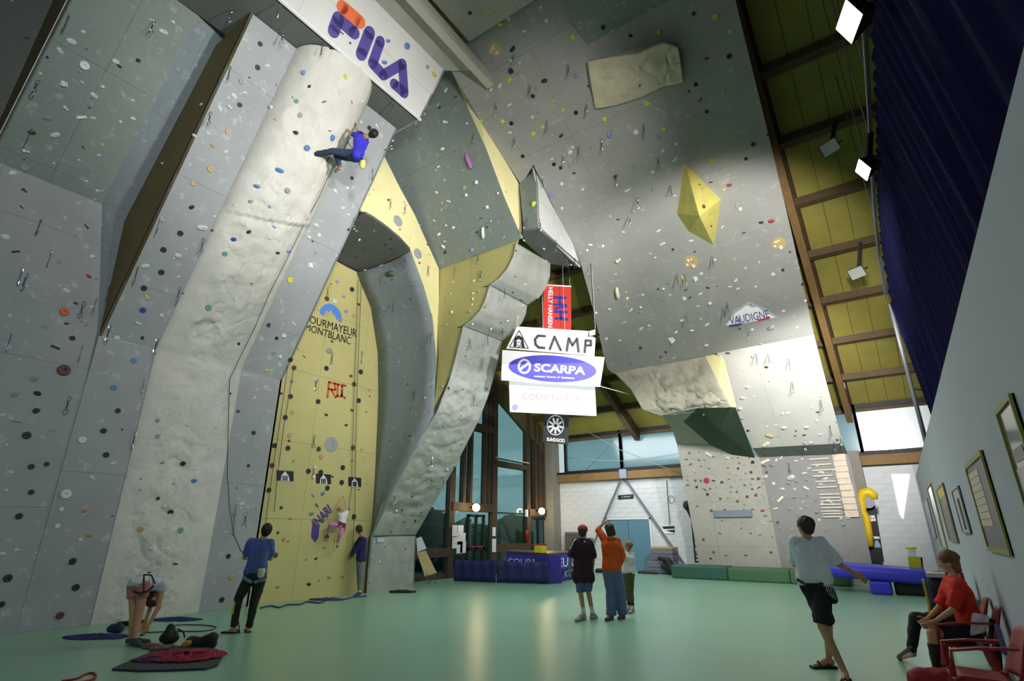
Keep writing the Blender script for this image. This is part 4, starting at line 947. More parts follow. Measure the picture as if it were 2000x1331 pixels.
patch(pls, [(1079+86*math.cos(a), 720.5+26*math.sin(a)+5*math.cos(a)) for a in [2*PI*k/40 for k in range(40)]], SBLUE, r2b, 'oval')
stroke(pls, [(1024+11*math.cos(a), 716+13*math.sin(a)) for a in [2*PI*k/20 for k in range(20)]], 4.2, SIGNW, r2b, 'logo_ring', .025, closed=True)
stroke(pls, [(1016, 722), (1022, 717), (1026, 715), (1032, 709)], 4.5, SIGNW, r2b, 'logo_ring', .025)
textpx('SCARPA', onpl(pls, .012), [(1044, 710), (1144, 717), (1143, 733), (1043, 726)], SIGNW, r2b, bold=.03)
textpx("nessun luogo e' lontano", onpl(pls, .012), [(1043, 733), (1122, 737), (1122, 742), (1043, 738)], SIGNW, r2b, bold=.02)
r3b, plw, _ = board('banner', 'plain white banner with faint grey and red lettering, lowest of the wide ones', [(994, 742), (1162, 753), (1165, 813), (996, 805)], 15.1, SIGNW)
FAINT = mat('faint_red', (200, 150, 156), .5); FAINTG = mat('faint_grey', (168, 168, 180), .5)
textpx('Comprensorio Sportivo', plw, [(1021, 754), (1136, 761), (1136, 769), (1021, 763)], FAINTG, r3b)
textpx('COURMAYEUR', plw, [(1021, 768), (1136, 774), (1136, 786), (1021, 780)], FAINT, r3b)
stroke(plw, [(1024, 789), (1142, 795)], .8, FAINTG, r3b, 'rule'); patch(plw, [(1000+6+6*math.cos(a), 796+6*math.sin(a)) for a in [2*PI*k/16 for k in range(16)]], mat('seal', (160, 156, 210)), r3b, 'seal')
RED = mat('banner_red', (200, 52, 40), .6)
r4b, plh, _ = board('banner', 'tall red banner with blue HH and white HELLY HANSEN lettering', [(1062, 557), (1115, 560), (1116, 650), (1060, 650)], 16.3, RED)
HB = mat('banner_blue', (54, 52, 150), .6)
P_ = onpl(plh, .012)
text3('HELLY HANSEN', atP(1080, 562, P_), atP(1079, 640, P_), atP(1070, 640, P_), atP(1071, 562, P_), SIGNW, r4b, bold=.015)
for pts in ([(1083, 581), (1104, 582)], [(1083, 595), (1104, 596)], [(1093, 581), (1093, 595)], [(1085, 609), (1107, 610)], [(1086, 622), (1108, 624)], [(1095, 609), (1096, 622)], [(1085, 603), (1106, 598)]):
    stroke(plh, pts, 5.5, HB, r4b, 'letter', .02)
MB().beam(atP(1060, 557, plh), atP(1116, 560, plh), .04, .04).build('pole', SIGNW, r4b)
r5b, plf, _ = board('banner', 'black banner with a white flower in a circle, lowest in the middle', [(1062, 806), (1111, 809), (1110, 869), (1060, 864)], 16.0, BLACK)
stroke(plf, [(1085+16*math.cos(a), 831+19*math.sin(a)) for a in [2*PI*k/24 for k in range(24)]], 1.3, SIGNW, r5b, 'circle', closed=True)
for k in range(9):
    a = 2*PI*k/9+.2
    stroke(plf, [(1085+5*math.cos(a), 832+5*math.sin(a)), (1085+13*math.cos(a), 832+14*math.sin(a))], 3.6, SIGNW, r5b, 'petal')
textpx('SUNDGOD', plf, [(1068, 855), (1103, 858), (1103, 865), (1068, 862)], SIGNW, r5b, bold=.03)
# cords holding the banners
CORD = mat('cord', (196, 198, 200), .6)
def rope(name, label, pts, r, m, cat='rope', group=None, smooth=True):
    o = MB().tube(pts, r, 5).build(name, m, None, True); tag(o, label, cat, group); return o
def topoint(px, py, D):  # up to the roof
    p = atD(px, py, D); return p
for (px, py, D, root) in ((1010, 638, 15.0, r1b), (1163, 648, 15.0, r1b), (1064, 557, 16.3, r4b), (1113, 560, 16.3, r4b)):
    p = atD(px, py, D); MB().tube([p, Vector((p.x, p.y, roofz(p.y)-.1))], .008, 4).build('cord', CORD, root)
for px_ in (1064, 1109):
    p = atD(px_, 808, 16.0); MB().tube([p, Vector((p.x, p.y, roofz(p.y)-.1))], .008, 4).build('cord', CORD, r5b)
cable = [((1172, 755), 14.9, (1230, 771), 17.4, 'pale guy cable from the blue-oval banner to the rock wedge')]
for a, Da, b, Db, lb in cable: rope('cable', lb, [atD(*a, Da), atD(*b, Db)], .012, CORD, 'cable')
for pa, pb, lb in ((atD(1245, 795, 19), atY(1122, 938, BY-.02), 'thin dark guy cable slanting down across the clerestory windows'),
                   (atY(1112, 822, BY-.3), atY(1330, 925, BY-.3), 'thin pale guy cable crossing the clerestory windows from left to right'),
                   (atY(1112, 895, BY-.12), atY(1330, 885, BY-.12), 'sagging thin cable across the clerestory panes')):
    mid = (pa+pb)/2 - Vector((0, 0, .25))
    rope('cable', lb, [pa, (pa+mid)/2+Vector((0, 0, -.03)), mid, (pb+mid)/2+Vector((0, 0, -.03)), pb], .01, STEEL if 'dark' in lb else CORD, 'cable')

# ================================================================ ropes on the walls
RB = mat('rope_dark', (58, 60, 72), .8); RBL = mat('rope_blue', (62, 84, 150), .8)
def surf(px, py, out=.06):
    h = hit(px, py); return h[0]+h[1]*out if h else None
def wrope(label, px, r=.008, m=RB, out=.07, ends=()):
    pts = [q for q in (surf(*p, out) for p in px) if q]
    pts += list(ends)
    sm_ = []
    for a, b in zip(pts, pts[1:]):
        for k in range(4): sm_.append(a.lerp(b, k/4))
    sm_.append(pts[-1])
    return rope('climbing_rope', label, sm_, r, m)
wrope('dark rope on the right of the yellow wall beside the small climber', [(697, 548), (692, 680), (687, 820), (683, 960)], .008, ends=[atD(673, 1040, 15.3)])
wrope('dark rope on the yellow wall leading down to the belayer in navy', [(703, 550), (697, 700), (692, 850), (690, 1000)], .008, ends=[atD(690, 1040, 15.6), atD(690, 1090, 15.4)])
wrope('dark rope hanging down the left edge of the yellow wall', [(560, 712), (543, 830), (528, 930), (513, 1040), (508, 1090)], .008)
wrope('second dark rope near the left edge of the yellow wall', [(571, 720), (552, 830), (540, 920), (532, 1000)], .008)
# ================================================================ curtain, truss, floodlights, right wall
cm = mat('curtain_navy', (16, 14, 58), .95, var=.12, scale=3, spec=.1)
CX = .82; vs = []; fs = []; nu, nv = 300, 26
ep = [atX(*p, CX-.03) for p in ((1693, 0), (1700, 100), (1707, 250), (1712, 400), (1721, 500), (1739, 600))]
ev = [(-2.0, ep[0].z)] + [(p.y, p.z) for p in ep]
print('curtain', ev)
def topz(y):
    for (a, za), (b, zb_) in zip(ev, ev[1:]):
        if y <= b: return za+(zb_-za)*max(0, (y-a)/(b-a))
    return ev[-1][1]
ya, yb = -2.0, ev[-1][0]
for j in range(nv+1):
    t = j/nv
    for i in range(nu+1):
        s = i/nu; y = ya+(yb-ya)*s; zt_ = topz(y) + .015*math.sin(y*9); zb = 2.9
        yy = y - 2.0*t*(1-s)**.7*(.6+.4*math.sin(y*.9+1)) + .10*math.sin(y*5)*t  # folds swag
        fold = .035*math.sin(y*19+.9*math.sin(y*2.3)) + .02*math.sin(y*47+2*t)
        vs.append((CX + fold*(.5+.8*t) + .22*min(1, t*1.4), yy, zt_+(zb-zt_)*t))
for j in range(nv):
    for i in range(nu):
        q = j*(nu+1)+i; fs.append((q, q+1, q+nu+2, q+nu+1))
cu = MB().add(vs, fs).build('curtain', cm, None, True); tag(cu, 'long navy blue curtain gathered in folds above the right wall', 'curtain')
cu.modifiers.new('solid', 'SOLIDIFY').thickness = .01
# second layer further back: the dark mass behind the folds
trs = thing('truss', 'slim metal truss the navy curtain and the floodlights hang from', 'truss', (.8, 5, 7.1))
TY = [-2+k*.25 for k in range(int((yb+2)/.25)+1)]
for dz, dx in ((0, 0), (.12, .04)): MB().tube([(.735+dx, y, topz(y)+dz) for y in TY], .018, 6).build('chord', STEEL, trs)
for y in TY[:-1]: MB().tube([(.735, y, topz(y)), (.775, y+.12, topz(y)+.12), (.735, y+.25, topz(y+.25))], .008, 4).build('lacing', STEEL, trs)
for k in range(0, 9):
    y = -1.4+k*1.7; MB().tube([(.775, y, topz(y)+.1), (.775, y, roofz(y)-.1)], .01, 4).build('hanger', STEEL, trs)
py_ = yb+.08
pl_ = thing('support_pole', 'grey metal pole at the far end of the navy curtain', 'pole', (.80, py_, 3.37))
MB().tube([(.80, py_, 3.37), (.80, py_, topz(yb)+.1)], .045, 10).build('tube', STEEL, pl_)
for z in (5.2, 4.6): MB().tube([(.80, py_, z), (1.0, py_+.2, z-.02)], .02, 6).build('bracket', STEEL, pl_)
LITE = mat('lamp_glass', (255, 255, 250), .3, emit=14)
LOFF = mat('lamp_glass_off', (178, 180, 176), .25)
def flood(pos, aim, label, lit=True, arm=None, s=.42):
    pos = Vector(pos); d = (Vector(aim)-pos).normalized(); q = d.to_track_quat('Z', 'Y').to_matrix()
    if q.to_4x4()[2][1] < 0: pass
    r = thing('floodlight', label, 'floodlight', tuple(pos))
    back = pos - d*.10
    b = MB(); f = [pos+q @ Vector((x*s/2, y*s/2*.75, -.02)) for x, y in ((-1, -1), (1, -1), (1, 1), (-1, 1))]
    g = [pos+q @ Vector((x*s/3.2, y*s/4.2, -.2)) for x, y in ((-1, -1), (1, -1), (1, 1), (-1, 1))]
    b.add(f+g, [(4, 5, 6, 7)[::-1], (0, 1, 5, 4), (1, 2, 6, 5), (2, 3, 7, 6), (3, 0, 4, 7)]).build('housing', BLACK, r)
    for k in range(3): MB().box(pos+q @ Vector((0, (k-1)*.07, -.2)), s*.6, .012, .06, q).build('cooling_fin', BLACK, r)
    e = MB().prism([pos+q @ Vector((x*s/2*.93, y*s/2*.75*.93, -.015)) for x, y in ((-1, -1), (1, -1), (1, 1), (-1, 1))], -d*.01)
    e.build('glass', LITE if lit else LOFF, r)
    if arm: MB().beam(back, Vector(arm), .05, .07).build('arm', BLACK, r)
    MB().tube([pos+q @ Vector((-s*.55, 0, -.08)), pos+q @ Vector((-s*.5, 0, -.26)), pos+q @ Vector((s*.5, 0, -.26)), pos+q @ Vector((s*.55, 0, -.08))], .014, 5).build('yoke', BLACK, r)
    return r
p1 = atX(1654, 45, .52); p2 = atX(1683, 334, .52)
print('lamps', p1, p2)
flood(p1, p1+Vector((-1, -.35, -.45)), 'lit white floodlight on the truss, the upper one near the top edge', arm=(.745, p1.y+.1, topz(p1.y+.1)), s=.35)
flood(p2, p2+Vector((-1, -.2, -.55)), 'lit white floodlight on the truss, the lower of the two by the curtain', arm=(.745, p2.y+.1, topz(p2.y+.1)), s=.31)
p3 = atD(1156, 650, 14.72)
flood(p3, p3+Vector((-.15, -1, .1)), 'small lit floodlight at the right corner of the CAMP banner', arm=None, s=.20)
MB().tube([p3-Vector((-.03, -.12, .02)), Vector((p3.x+.03, p3.y+.12, roofz(p3.y+.12)-.05))], .01, 5).build('hanger', BLACK, [o for o in C.objects if o.name.startswith('floodlight') and o.type == 'EMPTY'][-1])
for px, py, ax, ay, lb in ((1620, 289, 1632, 236, 'unlit dark floodlight hanging on a bent arm from the second visible purlin'), (1673, 534, 1681, 474, 'unlit dark floodlight hanging on a long arm below the fourth purlin')):
    a = atP(ax, ay, (rp[0]+Vector((0, 0, -.26)), rp[1])); b = Vector((a.x, a.y, 0)); 
    d = ray(px, py); b = ORG + d*((a.y-ORG.y-.1)/d.y)
    r = flood(b, b+Vector((-.55, -1, -.75)), lb, False, arm=None, s=.42)
    MB().beam(a, b+Vector((.1, .1, .25)), .07, .09).build('arm', BLACK, r); MB().beam(b+Vector((.1, .1, .25)), b+Vector((.02, .08, .1)), .06, .08).build('arm', BLACK, r)
LPn = (Vector((RX, 0, 0)), Vector((-1, 0, 0)))
def pic(label, quad, frame, inner, fw=.05, name='framed_picture'):
    c = atX(sum(p[0] for p in quad)/4, sum(p[1] for p in quad)/4, RX); r = thing(name, label, 'picture', tuple(c))
    P = [atX(*p, RX-.035) for p in quad]; y0, y1 = min(p.y for p in P), max(p.y for p in P)
    z1 = (P[0].z+P[1].z)/2; z0 = (P[2].z+P[3].z)/2
    MB().bb(RX-.012, RX-.001, y0, y1, z0, z1).build('backing', BLACK, r)
    MB().bb(RX-.03, RX-.001, y0, y0+fw, z0, z1).build('frame', frame, r); MB().bb(RX-.03, RX-.001, y1-fw, y1, z0, z1).build('frame', frame, r)
    MB().bb(RX-.03, RX-.001, y0+fw, y1-fw, z0, z0+fw).build('frame', frame, r); MB().bb(RX-.03, RX-.001, y0+fw, y1-fw, z1-fw, z1).build('frame', frame, r)
    MB().bb(RX-.016, RX-.012, y0+fw, y1-fw, z0+fw, z1-fw).build('print', inner, r)
    return r, y0+fw, y1-fw, z0+fw, z1-fw
FO = mat('frame_olive', (148, 146, 64), .5); FS = mat('frame_silver', (150, 150, 150), .35, .6); FT = mat('frame_tan', (150, 132, 96), .5)
GL = mat('print_grey', (126, 128, 130), .12, spec=.8)
# corners: far top, near top, near bottom, far bottom
r_, a_, b_, c_, d_ = pic('olive framed picture nearest the camera on the right wall', [(1939, 803), (1966, 770), (2040, 1040), (2003, 1008)], FO, GL, .035)
MB().bb(RX-.02, RX-.016, a_, b_, c_, c_+(d_-c_)*.45).build('print', mat('print_dark', (88, 98, 104), .2), r_); MB().bb(RX-.02, RX-.016, a_+.1, b_-.15, c_+(d_-c_)*.5, c_+(d_-c_)*.62).build('print', mat('print_dark2', (60, 62, 62), .3), r_)
r_, a_, b_, c_, d_ = pic('olive framed picture of wooden blocks on a grey panel', [(1882, 908), (1911, 882), (1970, 1089), (1927, 1074)], FO, mat('print_slate', (98, 98, 108), .4), .045)
for k in range(8):
    z = d_-.06-(d_-c_)*.68*k/8; MB().bb(RX-.02, RX-.016, b_-(b_-a_)*.62+.03*k*0, b_-.02, z-.062, z).build('block_print', mat('print_block', (196, 184, 164), .5), r_)
r_, a_, b_, c_, d_ = pic('silver framed picture of a dark climber, third from the camera', [(1857, 957), (1868, 950), (1890, 1045), (1878, 1040)], FS, mat('print_light', (176, 176, 180), .4), .02)
MB().bb(RX-.02, RX-.016, a_+(b_-a_)*.35, a_+(b_-a_)*.6, c_+.03, d_-.12).build('print', INK, r_)
r_, a_, b_, c_, d_ = pic('tan framed picture with a yellow top, fourth from the camera', [(1827, 955), (1839, 946), (1868, 1062), (1854, 1057)], FT, mat('print_mid', (120, 112, 104), .4), .03)
MB().bb(RX-.02, RX-.016, a_, b_, d_-(d_-c_)*.18, d_).build('print', mat('print_yellow', (212, 176, 40), .4), r_); MB().bb(RX-.02, RX-.016, a_+.1, a_+.25, c_+.1, d_-.3).build('print', INK, r_)
pic('thin olive framed picture beside the yellow topped one', [(1811, 950), (1816, 946), (1846, 1075), (1838, 1068)], FO, GL, .03)
pic('small silver framed picture farthest down the right wall', [(1803, 980), (1808, 975), (1828, 1052), (1820, 1050)], FS, mat('print_light', (0, 0, 0)), .02)

# red plastic chairs along the wall
RC = mat('chair_red', (150, 30, 24), .4)
def chair(loc, rz, label):
    r = thing('plastic_chair', label, 'chair', loc); r.rotation_euler = (0, 0, rz)
    def b(name, mb, sm=False): o = mb.build(name, RC, None, sm); o.parent = r; return o
    se = MB()
    nu, nv = 8, 8; vs = []; fs = []
    for j in range(nv+1):
        for i in range(nu+1):
            x = (i/nu-.5)*.46*(1-.12*j/nv); y = (j/nv-.5)*.44; z = .43-.02*(1-(2*i/nu-1)**2)-.02*(j/nv)
            if j == 0: z -= .03
            vs.append((x, y, z))
    for j in range(nv):
        for i in range(nu): q = j*(nu+1)+i; fs.append((q, q+1, q+nu+2, q+nu+1))
    o = b('seat', MB().add(vs, fs), True); m_ = o.modifiers.new('s', 'SOLIDIFY'); m_.thickness = .02
    vs = []; fs = []
    for j in range(nv+1):
        for i in range(nu+1):
            t = j/nv; w_ = .44*(1-.22*t*t); x = (i/nu-.5)*w_; y = .21+.13*t+.05*(1-(2*i/nu-1)**2); z = .42+.40*t-.06*t*(2*i/nu-1)**4
            vs.append((x, y, z))
    for j in range(nv):
        for i in range(nu): q = j*(nu+1)+i; fs.append((q, q+1, q+nu+2, q+nu+1))
    o = b('backrest', MB().add(vs, fs), True); m_ = o.modifiers.new('s', 'SOLIDIFY'); m_.thickness = .02
    for sx in (-1, 1):
        b('leg', MB().beam((sx*.20, -.18, .42), (sx*.25, -.24, 0), .055, .03)); b('leg', MB().beam((sx*.18, .2, .42), (sx*.24, .28, 0), .055, .03))
        b('armrest', MB().add([(sx*.24, -.2, .42), (sx*.25, -.2, .62), (sx*.25, .0, .65), (sx*.23, .26, .66), (sx*.29, .26, .66), (sx*.31, 0, .65), (sx*.31, -.2, .62), (sx*.27, -.24, .42)], [(0, 1, 6, 7), (1, 2, 5, 6), (2, 3, 4, 5)])).modifiers.new('s', 'SOLIDIFY').thickness = .02
    return r
# ================================================================ people
def remesh(mb, vox, sm=4, disp=0):
    me = mb.mesh('tmp'); o = bpy.data.objects.new('tmp', me); C.objects.link(o)
    r = o.modifiers.new('r', 'REMESH'); r.mode = 'VOXEL'; r.voxel_size = vox
    s = o.modifiers.new('s', 'SMOOTH'); s.factor = .5; s.iterations = sm
    dg = bpy.context.evaluated_depsgraph_get(); m2 = bpy.data.meshes.new_from_object(o.evaluated_get(dg))
    bpy.data.objects.remove(o); bpy.data.meshes.remove(me)
    if disp:
        for v in m2.vertices: v.co += v.normal*disp*noise.noise(v.co*9)*1.0 + v.normal*disp*.6*noise.noise(v.co*23)
    m2.shade_smooth(); return m2
SK = dict(tan=mat('skin_tan', (196, 146, 110), .55), fair=mat('skin_fair', (214, 168, 134), .55), brown=mat('skin_brown', (164, 118, 82), .55))
def hand_mesh(mb, wrist, d, pn, s, curl=.5):
    """palm into the remeshed body, returns the five finger chains"""
    d = d.normalized(); pn = (pn - d*pn.dot(d)).normalized(); sd = d.cross(pn)
    for k in (-1, 0, 1): mb.capsule(wrist+sd*k*.016*s+d*.01*s, .02*s, wrist+sd*k*.026*s+d*.085*s, .015*s, 8)
    ch = []
    for k, L in ((-1.5, .062), (-.5, .075), (.5, .082), (1.5, .072)):
        p = wrist+sd*k*.019*s+d*.075*s; a = curl*.5; pts = [p-d*.02*s, p+d*.012*s]; q = pts[-1]
        for seg in (.45, .3, .25):
            dd = d*math.cos(a)+pn*math.sin(a); q = q+dd*L*seg*s; pts.append(q); a += curl*.8
        ch.append(pts)
    t = wrist+sd*.03*s+d*.02*s; td = (d*.6+sd*.75+pn*.3).normalized(); t2 = t+td*.04*s; t3 = t2+(td*.5+d*.6+pn*.3*curl).normalized()*.032*s
    ch.append([wrist+sd*.012*s+d*.01*s, t, t2, t3])
    return ch
def person(label, J, s=1.0, skin='tan', shirt=None, shirt_mat=None, sleeve=.5, legs=None, legs_mat=None, leg_cut=1.0, hair=None, hair_len=0.0,
           shoes=None, cap=None, face=None, group=None, flare=0, vox=.015, loose=1.0, handpn=None, curl=.6, long_shirt=0, socks=None, sl_full=False):
    J = {k: Vector(v) for k, v in J.items()}
    g = min((J['aL'], J['aR']), key=lambda p: p.z); root = thing('person', label, 'person', (J['pel'].x, J['pel'].y, max(0, g.z-.08*s)), group)
    skm = SK[skin]; up = (J['head']-J['neck']).normalized(); fw = Vector(face).normalized() if face else VIEW
    fw = (fw-up*fw.dot(up)).normalized(); sdv = fw.cross(up)
    mid = (J['sL']+J['sR'])/2
    b = MB(); hd = J['head']
    q = Matrix((sdv, fw, up)).transposed()
    b.ellipsoid(hd+up*.02*s-fw*.012*s, .074*s, .092*s, .098*s, q, 14, 10)
    b.capsule(hd+fw*.03*s-up*.0*s, .062*s, hd+fw*.042*s-up*.075*s, .04*s)
    b.capsule(hd+fw*.088*s-up*.005*s, .010*s, hd+fw*.108*s-up*.035*s, .014*s, 8)
    for k in (-1, 1): b.ellipsoid(hd+sdv*k*.076*s-up*.012*s-fw*.01*s, .013*s, .02*s, .032*s, q, 8, 6)
    b.capsule(hd-up*.06*s-fw*.01*s, .054*s, J['neck'], .056*s); b.capsule(J['neck'], .056*s, mid-up*.0, .07*s)
    def torso(mb, g_=0.0, lng=0.0):
        pel = J['pel']; hl, hr = J['hL'], J['hR']; hx = (hr-hl).normalized(); sx = (J['sR']-J['sL']).normalized()
        wv = (mid-pel); wa = pel+wv*.42
        mb.capsule(J['sL']+sx*.02*s, (.052+g_)*s, J['sR']-sx*.02*s, (.052+g_)*s)
        for k in (-1, 0, 1):
            mb.capsule(pel+hx*k*.075*s, (.098+g_)*s, wa+(hx+sx)*.5*k*.062*s, (.088+g_)*s)
            mb.capsule(wa+(hx+sx)*.5*k*.062*s, (.088+g_)*s, mid+sx*k*.085*s-wv.normalized()*.09*s, (.098+g_)*s)
            mb.capsule(mid+sx*k*.085*s-wv.normalized()*.09*s, (.098+g_)*s, mid+sx*k*.08*s, (.055+g_)*s)
        if lng:
            dn = -wv.normalized()
            for k in (-1, 0, 1): mb.capsule(pel+hx*k*.08*s, (.10+g_)*s, pel+hx*k*.095*s+dn*lng*s, (.10+g_*1.4)*s)
    torso(b)
    fing = []
    for sd in 'LR':
        b.capsule(J['s'+sd], .05*s, J['e'+sd], .038*s); b.capsule(J['e'+sd], .038*s, J['w'+sd], .025*s)
        b.capsule(J['h'+sd], .088*s, J['k'+sd], .055*s); 
        m_ = J['k'+sd].lerp(J['a'+sd], .3); b.capsule(J['k'+sd], .052*s, m_, .053*s); b.capsule(m_, .053*s, J['a'+sd], .035*s)
        t = J['t'+sd]; hl = J['a'+sd]+(J['a'+sd]-t).normalized()*.035*s; hl.z = min(hl.z, J['a'+sd].z-.035*s) if J['a'+sd].z-t.z > -.05 else hl.z
        b.capsule(J['a'+sd], .036*s, hl, .036*s); b.capsule(hl, .036*s, t, .026*s); b.capsule(J['a'+sd], .036*s, (J['a'+sd]+t)/2, .034*s)
        d = (J['w'+sd]-J['e'+sd]).normalized(); 
        if 'g'+sd in J: d = (J['g'+sd]-J['w'+sd]).normalized()
        pn = (mid-J['w'+sd]) if handpn is None else Vector(handpn)
        if abs(pn.normalized().dot(d)) > .95: pn = fw
        fing += hand_mesh(b, J['w'+sd], d, pn, s, curl)
    me = remesh(b, vox*s)
    f = MB(); f.v = [tuple(v.co) for v in me.vertices]; f.f = [tuple(p.vertices) for p in me.polygons]
    for c in fing: f.tube(c, [.0095*s]*(len(c)-1)+[.007*s], 6)
    for k in (-1, 1): pass
    body = f.build('body', skm, root, True)
    em = mat('eye_white', (225, 222, 216), .3)
    for k in (-1, 1):
        e = MB().ellipsoid(hd+fw*.082*s+sdv*k*.031*s+up*.004*s, .014*s, .010*s, .009*s, q, 8, 6).build('eye', em, root, True)
        MB().ellipsoid(hd+fw*.0905*s+sdv*k*.031*s+up*.004*s, .006*s, .003*s, .006*s, q, 8, 6).build('pupil', BLACK, e, True)
        MB().capsule(hd+fw*.088*s+sdv*k*.018*s+up*.024*s, .004*s, hd+fw*.08*s+sdv*k*.05*s+up*.024*s, .003*s, 6).build('eyebrow', hair or BLACK, root, True)
    MB().capsule(hd+fw*.079*s-sdv*.02*s-up*.062*s, .0055*s, hd+fw*.079*s+sdv*.02*s-up*.062*s, .0055*s, 6).build('mouth', mat('lips', (150, 84, 76), .5), root, True)
    if hair:
        h = MB(); h.ellipsoid(hd+up*.038*s-fw*.026*s, .092*s, .102*s, .10*s, q, 14, 10)
        h.ellipsoid(hd+up*.0*s-fw*.045*s, .089*s, .07*s, .095*s, q, 12, 8)
        if hair_len:
            for k in (-1, 0, 1): h.capsule(hd-fw*(.045)*s+sdv*k*.045*s, .05*s, hd-fw*.055*s+sdv*k*.055*s-up*hair_len*s, .042*s)
        for _ in range(26):
            v_ = Vector((R.gauss(0, 1), R.gauss(0, 1)-.4, abs(R.gauss(0, 1)))).normalized(); pp = hd+up*.03*s-fw*.03*s+q @ Vector((v_.x*.084*s, v_.y*.094*s, v_.z*.094*s))
            h.capsule(pp*1.0, .021*s, pp-up*.035*s+(pp-hd).normalized()*.006, .008*s, 6)
        hm_ = remesh(h, .011*s, 2, .006); link('hair', hm_, hair, root)
    if shirt_mat:
        t = MB(); g_ = .022*loose; torso(t, g_, long_shirt)
        for sd in 'LR':
            e = J['s'+sd].lerp(J['e'+sd], min(1, sleeve*2)) if not sl_full else J['e'+sd]
            t.capsule(J['s'+sd], (.055+g_)*s, e, (.046+g_)*s if not sl_full else (.04+g_)*s, flat=not sl_full)
            if sl_full: t.capsule(J['e'+sd], (.04+g_)*s, J['w'+sd], (.028+g_*.7)*s)
        t.capsule(mid, .075*s, mid.lerp(J['neck'], .55), .062*s)
        link('shirt', remesh(t, vox*s, 3, .012*s), shirt_mat, root)
    if legs_mat:
        t = MB(); hx = (J['hR']-J['hL']).normalized(); g_ = .012*loose
        for k in (-1, 0, 1): t.capsule(J['pel']+hx*k*.07*s, (.102+g_)*s, (J['hL']+J['hR'])/2+hx*k*.06*s, (.10+g_)*s)
        for sd in 'LR':
            c = leg_cut; k_ = J['h'+sd].lerp(J['k'+sd], min(1, c*2))
            t.capsule(J['h'+sd], (.096+g_)*s, k_, ((.064 if c >= .5 else .085)+g_+flare*.5)*s, flat=c <= .5)
            if c > .5:
                a_ = J['k'+sd].lerp(J['a'+sd], (c-.5)*2); t.capsule(J['k'+sd], (.062+g_+flare*.5)*s, a_, (.044+g_+flare)*s, flat=True)
        link('trousers' if leg_cut > .7 else 'shorts', remesh(t, vox*s, 3, .01*s), legs_mat, root)
    if shoes:
        for sd in 'LR':
            a, t_ = J['a'+sd], J['t'+sd]; sh = MB(); hl = a+(a-t_).normalized()*.045*s
            if abs(a.z-t_.z) < .2: hl.z = t_.z+.005
            else: hl = a+(a-t_).normalized()*.05*s
            sh.capsule(hl, .042*s, t_, .036*s); sh.capsule(a-(a-hl)*.2, .045*s, (a+t_)/2, .04*s)
            o = link('shoe', remesh(sh, .013*s, 2), shoes, root)
            if socks: MB().capsule(a, .043*s, a+(J['k'+sd]-a).normalized()*.10*s, .045*s).build('sock', socks, root, True)
    if cap:
        h = MB(); h.ellipsoid(hd+up*.055*s-fw*.012*s, .104*s, .118*s, .098*s, q, 16, 10)
        cm_ = link('cap', remesh(h, .012*s, 1), cap, root)
        MB().ellipsoid(hd+up*.03*s+fw*.12*s, .07*s, .075*s, .008*s, q, 14, 5).build('cap_peak', cap, cm_, True)
    return root, dict(q=q, fw=fw, up=up, sd=sdv, J=J, s=s)
def PJ(D, **k):
    out = {}
    for n_, v in k.items():
        out[n_] = atD(v[0], v[1], D+(v[2] if len(v) > 2 else 0))
    return out
def gD(px, py): p = atZ(px, py, 0); return -SY*p.x+CY*p.y
def mid2(J): return J
HB_ = mat('hair_black', (22, 20, 20), .6); HBR = mat('hair_brown', (70, 48, 34), .6); HBL = mat('hair_blond', (176, 146, 92), .6); HAU = mat('hair_auburn', (104, 66, 40), .6)

# belayer in blue, seen from behind, looking up
D = gD(465, 1238); print('D blue', D)
J = PJ(D, head=(520, 1036, -.05), neck=(514, 1054), sL=(491, 1060, .02), sR=(528, 1061, .02), eL=(477, 1090, .12), wL=(487, 1092, .36), eR=(529, 1092, .14), wR=(512, 1092, .34),
       pel=(499, 1117), hL=(488, 1127), hR=(509, 1127), kL=(466, 1170, .02), aL=(456, 1229, .02), kR=(497, 1176, .05), aR=(485, 1230, .12), tL=(437, 1241, .05), tR=(482, 1236, .32))
SH_BL = mat('shirt_slate_blue', (74, 96, 158), .85); TIGHT = mat('tights_black', (24, 24, 28), .6)
pb, ib = person('man in a slate blue shirt and black tights belaying, seen from behind', J, 1.0, 'tan', shirt_mat=SH_BL, sleeve=.4, legs_mat=TIGHT, leg_cut=.96, hair=HB_, face=(VIEW*.55-RIGHT*.2+UP*.85), loose=1.05)
cb = MB(); c0 = atD(510, 1120, D-.16); cb.tube([c0+UP*.07, c0+UP*.06, c0-UP*.05, c0-UP*.08], [.05, .06, .055, .03], 12); 
tag(cb.build('chalk_bag', mat('chalk_bag_cream', (206, 200, 158), .8), None, True), 'cream chalk bag on the back of the belayer in slate blue', 'chalk bag')
for a, b_ in (((474, 1128), (492, 1138)), ((497, 1138), (517, 1132))): MB().beam(atD(a[0], a[1], D-.13), atD(b_[0], b_[1], D-.14), .02, .05).build('leg_loop', mat('harness_blue', (110, 134, 160), .6), pb)
MB().beam(atD(458, 1176, D-.10), atD(454, 1200, D-.06), .03, .05).build('knee_stripe', mat('stripe_lime', (190, 200, 60), .6), pb)
for sd in 'LR':
    a, t_ = J['a'+sd], J['t'+sd]; MB().beam((a.x, a.y, .012)+Vector(((a-t_).x*.4, (a-t_).y*.4, 0)) if False else Vector((a.x, a.y, .012))+Vector(((a-t_).x, (a-t_).y, 0))*.35, Vector((t_.x, t_.y, .012))+Vector(((t_-a).x, (t_-a).y, 0))*.2, .09, .02).build('sandal_sole', BLACK, pb)

